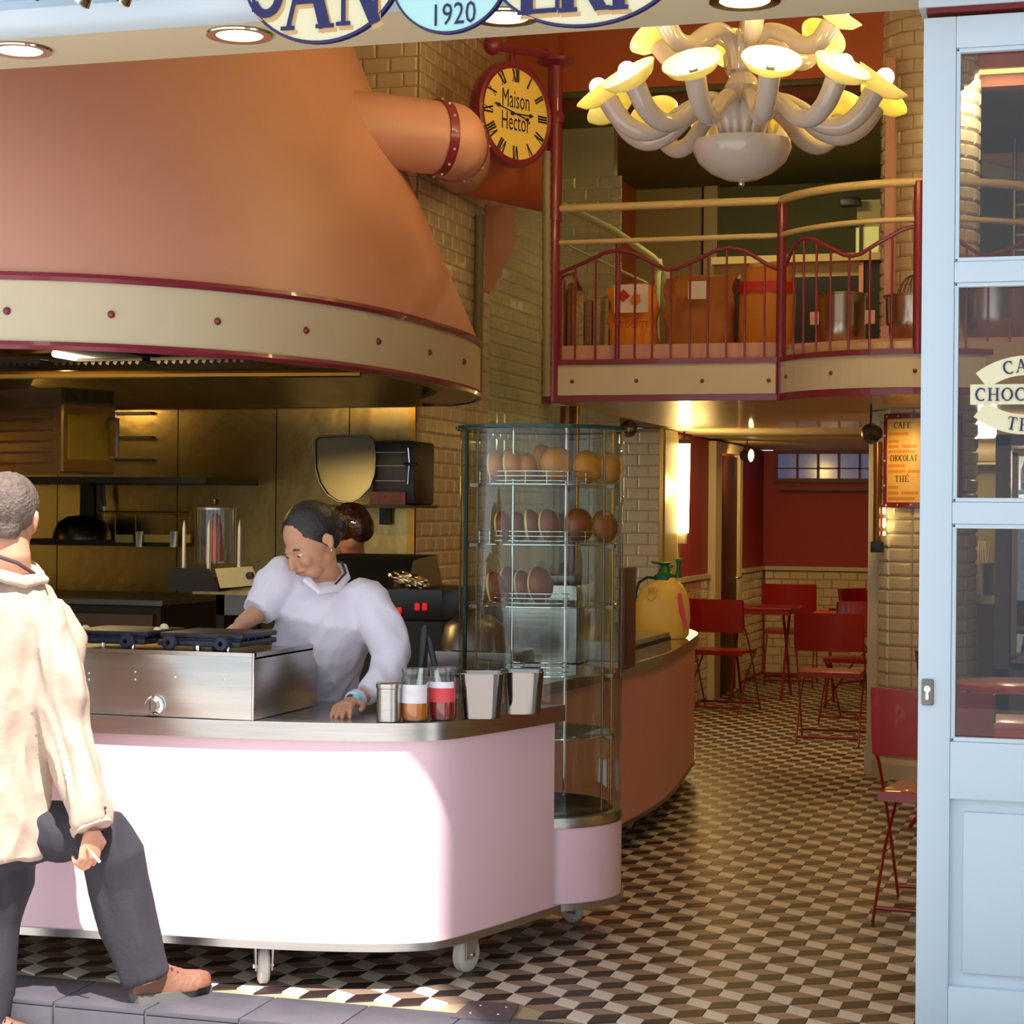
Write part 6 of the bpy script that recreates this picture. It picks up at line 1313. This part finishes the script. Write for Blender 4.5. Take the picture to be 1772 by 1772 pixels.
def hand(b, w, D, N, thumb, ln=.175, curl=(.3, .3, .35, .4), spread=.06, thc=.5, rw=.027):
    """palm and five jointed fingers added to b; D points along the hand, N out of its back, thumb = +-1 side"""
    D = Vector(D).normalized(); N = (Vector(N) - D * Vector(N).dot(D)).normalized(); Sd = D.cross(N) * thumb; w = Vector(w); k = ln / .175
    pl = .088 * k; rings = []
    for t, hw, hh in ((-.03, .024, .021), (0, .026, .020), (.3, .034, .0175), (.7, .040, .016), (1.0, .041, .0135)):
        cc = w + D * pl * t; rings.append([cc + Sd * hw * k * math.cos(a) + N * hh * k * math.sin(a) for a in [2 * PI * i / 16 for i in range(16)]])
    b.ringloft(rings)
    for i, (o, L_, r) in enumerate(((.030, .072, .0088), (.010, .080, .0092), (-.010, .075, .0088), (-.029, .058, .0078))):
        a = curl[i]; base = w + D * pl * .93 + Sd * o * k; d = (D + Sd * (o * spread * 30)).normalized(); pts = [base - d * .012]; p = base; ang = 0
        for j, f_ in enumerate((.42, .32, .26)):
            ang += a * (1.1 if j else .8); dd = (d * math.cos(ang) - N * math.sin(ang)).normalized(); pts.append(p); p = p + dd * L_ * k * f_
        pts.append(p); b.tube(pts, [r * k * 1.05, r * k * 1.08, r * k, r * k * .92, r * k * .78], 10); b.ball(p, r * k * .8, (1, 1, 1), 8); b.ball(pts[2], r * k * 1.04, (1, 1, 1), 8)
    tb_ = w + D * pl * .22 + Sd * .024 * k; t1 = tb_ + (D * .6 + Sd * .8 - N * .25).normalized() * .036 * k; t2 = t1 + (D * (.95) + Sd * .35 * (1 - thc) - N * thc).normalized() * .03 * k; t3 = t2 + (D * .9 - Sd * .25 * thc - N * thc).normalized() * .024 * k
    b.tube([tb_ - D * .01, tb_, t1, t2, t3], [.012 * k, .0135 * k, .0115 * k, .0105 * k, .008 * k], 10); b.ball(t3, .0085 * k, (1, 1, 1), 8)
    return b

# ---- man walking past, seen from behind
DM = 5.72
def m_(x, y, o=0): return at_d(x, y, DM + o)
PXM = FPX / DM
def pr(*v): return [q / PXM for q in v]
man = thing('person', 'man in beige jacket and dark trousers stepping past the counter, cigarette in hand', 'person', at_z(150, 1735, 0))
hc = m_(16, 899, .02); MF = fr3(fw * .99 + rt * .12, (0, 0, 1))
hb, L = head(hc, MF, 1.03, neck=([m_(20, 960, .0), m_(16, 1010, .03)], [.056, .066]), skin=M_skin)
# continuous body core under the clothes (torso, legs) joined with head, arm and hand
b = B(); b.bm.from_mesh((lambda me: (hb.bm.to_mesh(me), me)[1])(bpy.data.meshes.new('hb')))
b.tube([m_(14, 1000, .03), m_(10, 1080, .03), m_(4, 1200, .02), m_(0, 1330, .0), m_(0, 1430, 0)], pr(36, 58, 58, 54, 60), 20, flat=.6, up=fw)
b.tube([m_(85, 1065), m_(108, 1235, -.06), m_(150, 1400, -.15), m_(158, 1432, -.17)], pr(30, 26, 18, 15), 12)
hand(b, m_(160, 1437, -.175), m_(156, 1482) - m_(161, 1438), (rt * .75 - fw * .66), -1, .165, (.75, .55, .7, .85), .03, .7)
b.tube([m_(40, 1425, .02), m_(110, 1435, .0), m_(180, 1452, -.02), m_(225, 1570), m_(255, 1700)], pr(44, 42, 36, 30, 20), 16)
b.tube([m_(-30, 1420, .02), m_(-20, 1560, .02), m_(-25, 1700), m_(-30, 1800)], pr(46, 38, 28, 20), 16)
part('body', fuse(b, .0045, 1, .4), M_skin, man)
face_parts(L, MF, 1.03, man, mat('hair_grey', (104, 88, 80), .75, var=.35, scale=60, bump=.9, bscale=90))
# short greying hair
b = B(); b.ball(L(-.014, 0, .044), .096 * 1.03, (1.1, .90, .98), 30, M=MF); b.ball(L(-.052, 0, -.005), .062, (.8, 1.02, 1.15), 20, M=MF); b = fuse(b, .0055, 1)
for v in list(b.bm.verts):
    q = MF.transposed() @ (v.co - hc)
    if q.x > .045 or q.z < -.058 or (q.x > -.01 and q.z < .018 and q.z < .06 + -q.x): v.co = hc + MF @ (q * .84)
    else:
        n = noise.noise(Vector((v.co.x * 70, v.co.y * 70, v.co.z * 22))) + .5 * noise.noise(v.co * 90); v.co += (v.co - hc).normalized() * .0036 * n
part('hair', b, MATS['hair_grey'], man)
# jacket
M_jack = mat('beige_cotton', (180, 158, 142), .8, var=.05, scale=6, bump=.25, bscale=40)
b = B()
b.tube([m_(12, 985, .04), m_(10, 1010, .04), m_(10, 1060, .03), m_(6, 1130, .02), m_(2, 1230, .01), m_(-2, 1330), m_(-6, 1420), m_(-8, 1476)], pr(44, 80, 104, 106, 98, 94, 98, 102), 28, flat=[.8, .75, .72, .72, .74, .78, .8, .82], up=rt)
b.tube([m_(58, 1035, .02), m_(84, 1062), m_(98, 1110), m_(104, 1160, -.04), m_(108, 1215, -.06), m_(112, 1260, -.07), m_(126, 1320, -.10), m_(146, 1385, -.15), m_(158, 1430, -.175)], pr(36, 48, 52, 50, 53, 49, 47, 40, 33), 22)
b.tube([m_(-50, 1035, .02), m_(-72, 1080), m_(-96, 1200, -.02), m_(-104, 1300), m_(-92, 1400, -.02)], pr(36, 50, 50, 46, 34), 18)
jb = fuse(b, .0085, 3, .5, wr=(.030, 6.6, .45)); jk = part('jacket', jb, M_jack, man)
b = B(); b.tube([m_(x, y, o) for x, y, o in ((-38, 968, .0), (-10, 958, .08), (24, 964, .12), (54, 982, .08), (68, 1000, .0), (40, 1006, -.05), (0, 996, -.08), (-30, 984, -.05))], .017, 10, closed=True, flat=2.0); part('collar', fuse(b, .006, 2, wr=(.003, 20, 1)), M_jack, jk)
b = B(); b.tube([m_(-6, 962, -.085), m_(30, 974, -.065), (m_(58, 992, -.02)), m_(72, 1008, .03)], .006, 8); part('collar_lining', b, mat('dark_lining', (80, 60, 60), .7), jk)
b = B(); w0, w1 = m_(150, 1408, -.16), m_(160, 1436, -.175); dd = (w1 - w0).normalized(); q = dd.to_track_quat('Z', 'Y').to_matrix(); b.lathe([(.054, -.012), (.060, -.01), (.060, .01), (.054, .014)], w1 - dd * .012, 24, M=q); part('cuff', b, M_jack, jk)
for k in range(3): b = B(); q_ = m_(182 - k * 1, 1398 + k * 9, -.19); b.ball(q_, .005, (1, 1, 1), 8); part('button', b, mat('dark_lining', (80, 60, 60)), jk)
# trousers
M_tr = mat('charcoal_cloth', (46, 43, 52), .8, var=.08, bump=.2, bscale=50)
b = B(); b.tube([m_(-6, 1400, 0), m_(-4, 1450, 0), m_(0, 1500, 0)], pr(84, 88, 72), 20, flat=.75, up=rt)
b.tube([m_(36, 1440, .02), m_(90, 1438, .0), m_(140, 1440, -.02), m_(178, 1446, -.04), m_(194, 1480, -.03), m_(206, 1530, -.01), m_(226, 1600), m_(244, 1660), m_(256, 1694)], pr(52, 50, 47, 46, 53, 53, 50, 45, 43), 20)
b.tube([m_(-14, 1450, .02), m_(-8, 1530, .02), m_(-16, 1600, .02), m_(-24, 1700), m_(-34, 1806, -.03)], pr(74, 62, 50, 50, 44), 20)
part('trousers', fuse(b, .0085, 3, .5, wr=(.02, 4.5, .45)), M_tr, man)
# shoes
M_sh = mat('brown_leather', (122, 78, 58), .5, var=.2, scale=14, bump=.2); M_sole = mat('rubber_sole', (104, 100, 96), .7)
def shoe(heel, toe, z0, nm='shoe'):
    heel, toe = Vector(heel), Vector(toe); d = (toe - heel); Ls = d.length; d.normalize(); sd_ = Vector((-d.y, d.x, 0)); b1 = B(); rg = []; rs = []
    for t, w, h in ((0, .028, .075), (.06, .036, .095), (.2, .040, .105), (.35, .042, .098), (.5, .046, .075), (.68, .050, .058), (.85, .046, .05), (.96, .032, .04), (1, .016, .03)):
        c = heel + d * Ls * t; c.z = z0 + .022 + (.012 * max(0, t - .7) * 2)
        rg.append([c + sd_ * w * math.cos(a) * (1 if math.sin(a) < 0 else (1 - .35 * math.sin(a))) + Vector((0, 0, h * max(0, math.sin(a)))) for a in [2 * PI * i / 18 for i in range(18)]])
    b1.ringloft(rg); o = part(nm, fuse(b1, .006, 1), M_sh, man)
    n = 20; out = []
    for sgn in (1, -1):
        ts = [i / n for i in range(n + 1)]; 
        for t in (ts if sgn == 1 else reversed(ts)):
            w = .052 * (math.sin(PI * min(1, t * 1.1 + .1) ** .8)) ** .35 if 0 < t < 1 else .018
            out.append(heel + d * Ls * t + sd_ * sgn * min(w, .05))
    b1 = B(); b1.prism([(p.x, p.y) for p in out], z0 + .001, z0 + .027); part('sole', b1, M_sole, o)
    b1 = B(); 
    for k in range(4): c = heel + d * Ls * (.42 + .07 * k) + Vector((0, 0, 0)); b1.tube([(c + sd_ * .024) + Vector((0, 0, z0 + .1 - .012 * k - c.z)), (c - sd_ * .024) + Vector((0, 0, z0 + .103 - .012 * k - c.z))], .0028, 6)
    part('laces', b1, mat('dark_lining', (80, 60, 60)), o)
s0 = at_z(222, 1738, 0); s1 = at_z(362, 1721, 0); shoe(s0 - fw * -.03, s1 + fw * .02, 0)
s0 = at_z(-60, 1822, -.15); shoe(s0, s0 + Vector((.26, .1, 0)), -.15)
cg = thing('cigarette', 'white cigarette held low in the walking man\'s fingers', 'cigarette', m_(168, 1482, -.2)); b = B(); b.cyl(m_(157, 1474, -.21), m_(173, 1492, -.22), .0042, seg=10); part('paper', b, mat('cigarette_white', (240, 240, 240), .6), cg); b = B(); b.cyl(m_(150, 1466, -.205), m_(157, 1474, -.21), .0043, seg=10); part('filter', b, mat('filter_tan', (214, 150, 96), .6), cg)

# ---- server leaning over the counter
DS = 6.28
def s_(x, y, o=0): return at_d(x, y, DS + o)
PXS = FPX / DS
def ps(*v): return [q / PXS for q in v]
srv = thing('person', 'woman in white kitchen tunic with dark tied back hair leaning over the counter', 'person', (s_(560, 1200, .35).x, s_(560, 1200, .35).y, 0))
hc = s_(540, 940, -.02); SF = fr3((rt * -.62 - fw * .60 - Vector((0, 0, 1)) * .50), (rt * -.10 + Vector((0, 0, 1))))
hb, L = head(hc, SF, 1.0, neck=([s_(560, 985, .02), s_(572, 1020, .08)], [.047, .06]), skin=M_skin2)
b = B(); b.bm.from_mesh((lambda me: (hb.bm.to_mesh(me), me)[1])(bpy.data.meshes.new('hb')))
b.tube([s_(572, 1010, .08), s_(565, 1070, .1), s_(555, 1150, .24), s_(552, 1230, .40), s_(560, 1320, .5)], ps(40, 66, 56, 60, 66), 18, flat=.65, up=fw)
b.tube([s_(640, 1045, .05), s_(682, 1138, .0), s_(640, 1195, -.12), s_(622, 1210, -.15)], ps(24, 20, 16, 13), 12)
hw_ = at_z(607, 1222, .816 + .025); ht_ = at_z(566, 1241, .816 + .016)
hand(b, hw_ + Vector((0, 0, .012)), ht_ - hw_ + Vector((0, 0, -.006)), (-.15, 0, 1), -1, .165, (.28, .22, .25, .3), .07, .15)
b.tube([s_(490, 1005, .08), s_(455, 1055, .0), s_(425, 1075, -.05), s_(413, 1084, -.06)], ps(24, 20, 15, 13), 12)
hand(b, s_(414, 1082, -.06), s_(392, 1100, -.10) - s_(414, 1082, -.06), (-.25, -.35, .9), 1, .15, (.35, .3, .35, .4), .04, .4)
for s in (-1, 1): b.tube([s_(556, 1310, .5) + rt * .09 * s, Vector((s_(556, 1320, .4).x, s_(556, 1320, .55).y, .42)) + rt * .1 * s, Vector((s_(556, 1320, .4).x, s_(556, 1320, .58).y, .05)) + rt * .1 * s], [.085, .055, .04], 14)
part('body', fuse(b, .0042, 1, .4), M_skin2, srv)
M_hd = mat('black_hair', (34, 28, 32), .38, var=.3, scale=30, bump=.4, bscale=70)
face_parts(L, SF, 1.0, srv, M_hd)
b = B(); b.ball(L(-.02, 0, .045), .0935, (1.04, .9, .97), 30, M=SF); b.ball(L(-.06, 0, .0), .058, (.9, 1.05, 1), 18, M=SF); b = fuse(b, .005, 2)
for v in list(b.bm.verts):
    q = SF.transposed() @ (v.co - hc)
    if q.x > .055 - max(0, .05 - q.z) * .9 and q.z < .105: v.co = hc + SF @ (q * .82)
hh = part('hair', b, M_hd, srv); b = B(); b.ball(L(-.115, 0, .0), .036, (.9, 1.1, 1), 16, M=SF); part('bun', b, M_hd, hh)
b = B(); b.ball(L(.0, -.083, -.03), .004, (1, 1, 1), 8); part('earring', b, M_chrome, srv)
M_wh = mat('white_tunic', (226, 220, 236), .75, var=.02, bump=.15, bscale=30)
b = B()
b.tube([s_(574, 1000, .10), s_(570, 1025, .09), s_(566, 1065, .07), s_(556, 1110, .12), s_(552, 1160, .22), s_(552, 1210, .33), s_(556, 1255, .42)], ps(42, 82, 94, 86, 74, 68, 70), 26, flat=[.8, .72, .72, .72, .74, .74, .74], up=rt)
b.tube([s_(610, 1020, .07), s_(640, 1045, .04), s_(664, 1090, .01), s_(680, 1135, -.01), s_(672, 1165, -.05), s_(652, 1186, -.10), s_(632, 1202, -.14)], ps(34, 42, 41, 38, 36, 30, 21), 20)
b.tube([s_(520, 1005, .09), s_(490, 1003, .07), s_(468, 1024, .03), s_(454, 1048, -.0), s_(443, 1060, -.02)], ps(38, 42, 38, 33, 29), 18)
tn = part('tunic', fuse(b, .0078, 3, .5, wr=(.013, 6.5, .8)), M_wh, srv)
b = B(); cpts = [s_(x, y, o) for x, y, o in ((532, 1005, -.07), (552, 1024, -.08), (580, 1018, -.05), (598, 998, .03), (592, 980, .11), (566, 976, .15), (543, 984, .10), (530, 994, .0))]; b.tube(cpts, .011, 8, closed=True, flat=1.6); part('neckband', b, M_wh, tn)
b = B(); b.tube([p + Vector((0, 0, .012)) for p in cpts[2:6]], .0045, 6); part('neck_piping', b, mat('dark_lining', (80, 60, 60)), tn)
b = B(); b.tube([s_(556, 1205, .33), s_(556, 1235, .40), s_(556, 1300, .48), s_(556, 1380, .5)], ps(70, 72, 76, 80), 24, flat=.76, up=rt); part('apron', fuse(b, .009, 2, wr=(.005, 8, 1)), mat('grey_apron', (168, 164, 178), .8, bump=.2), srv)
b = B(); zf = .05
for s in (-1, 1): b.tube([s_(556, 1310, .5) + rt * .09 * s, Vector((s_(556, 1320, .4).x, s_(556, 1320, .55).y, .45)) + rt * .1 * s, Vector((s_(556, 1320, .4).x, s_(556, 1320, .58).y, .07)) + rt * .1 * s], [.1, .075, .06], 16)
part('trousers', fuse(b, .01, 2), M_tr, srv)
for s in (-1, 1): b = B(); c = Vector((s_(556, 1320, .4).x, s_(556, 1320, .52).y, .036)) + rt * .1 * s; b.ball(c, .05, (.95, 2.4, .7), 16); part('shoe', b, M_black, srv)
b = B(); w0, w1 = s_(636, 1200, -.135), hw_ + Vector((0, 0, .01)); dd = (w1 - w0).normalized(); q = dd.to_track_quat('Z', 'Y').to_matrix(); b.lathe([(.025, -.016), (.0335, -.014), (.0335, .012), (.026, .016)], w0.lerp(w1, .72), 20, M=q); wb_ = part('cuff', b, mat('pale_blue_band', (196, 212, 236), .5), srv)
b = B(); b.ball(w0.lerp(w1, .72) + Vector((.012, -.02, .006)), .017, (1, .6, 1), 12); part('badge', b, mat('aqua_badge', (130, 200, 214), .4), wb_)

# ---- second worker behind, only dark hair showing
D3 = 9.15
def w_(x, y, o=0): return at_d(x, y, D3 + o)
wk2 = thing('person', 'worker with dark reddish hair and hair clip bending behind the white clad server', 'person', (w_(608, 930).x, w_(608, 930).y, 0))
hc = w_(606, 922); TF = fr3((fw * .6 - rt * .6 - Vector((0, 0, .5))), (0, 0, 1)); hb, L = head(hc, TF, .98, neck=([w_(612, 955, .02), w_(618, 985, .05)], [.05, .07]))
b = B(); b.bm.from_mesh((lambda me: (hb.bm.to_mesh(me), me)[1])(bpy.data.meshes.new('hb')))
cb = w_(616, 980, .05); b.tube([cb, cb + Vector((0, .02, -.2)), cb + Vector((-.02, .03, -.5))], [.07, .13, .12], 16)
for s in (-1, 1):
    b.tube([cb + Vector((s * .07 - .02, .03, -.45)), Vector((cb.x + s * .1 - .03, cb.y + .02, .4)), Vector((cb.x + s * .1 - .03, cb.y + .05, .03))], [.085, .06, .045], 12)
    b.tube([cb + Vector((s * .15, .0, -.07)), cb + Vector((s * .2, -.05, -.3)), cb + Vector((s * .12, -.22, -.38))], [.045, .038, .03], 12)
    hand(b, cb + Vector((s * .12, -.22, -.38)), Vector((-s * .2, -1, -.2)), (0, 0, 1), -s)
part('body', fuse(b, .007, 1), M_skin2, wk2)
M_rh = mat('dark_red_hair', (52, 20, 20), .4, var=.4, scale=24, bump=.6, bscale=60)
b = B(); b.ball(L(-.02, 0, .04), .1, (1.1, .95, 1), 24, M=TF); b.ball(L(-.09, -.01, -.02), .062, (1, 1.1, 1.2), 18, M=TF); b = fuse(b, .007, 1)
for v in b.bm.verts:
    q = TF.transposed() @ (v.co - hc)
    if q.x > .06: v.co = hc + TF @ (q * .82)
    v.co += (v.co - hc).normalized() * .008 * noise.noise(v.co * 30)
hp_ = part('hair', b, M_rh, wk2); b = B(); b.box(w_(612, 905, -.12), (.03, .012, .012), bev=.004); part('hair_clip', b, M_chrome, hp_)
face_parts(L, TF, .98, wk2, M_rh)
b = B(); b.tube([cb + Vector((0, 0, -.03)), cb + Vector((0, .0, -.1)), cb + Vector((0, .02, -.25)), cb + Vector((-.02, .03, -.55))], [.07, .15, .155, .15], 20)
for s in (-1, 1): b.tube([cb + Vector((s * .12, 0, -.06)), cb + Vector((s * .2, -.05, -.3)), cb + Vector((s * .13, -.2, -.375))], [.06, .055, .045], 14)
part('shirt', fuse(b, .01, 2, wr=(.006, 8, 1)), mat('black_shirt', (34, 26, 28), .8), wk2)
b = B()
for s in (-1, 1): b.tube([cb + Vector((s * .07 - .02, .03, -.48)), Vector((cb.x + s * .1 - .03, cb.y + .02, .4)), Vector((cb.x + s * .1 - .03, cb.y + .05, .05))], [.11, .08, .065], 14)
part('trousers', fuse(b, .01, 2), M_tr, wk2)
for s in (-1, 1): b = B(); b.ball((cb.x + s * .1 - .03, cb.y - .0, .036), .05, (.95, 2.4, .7), 14); part('shoe', b, M_black, wk2)
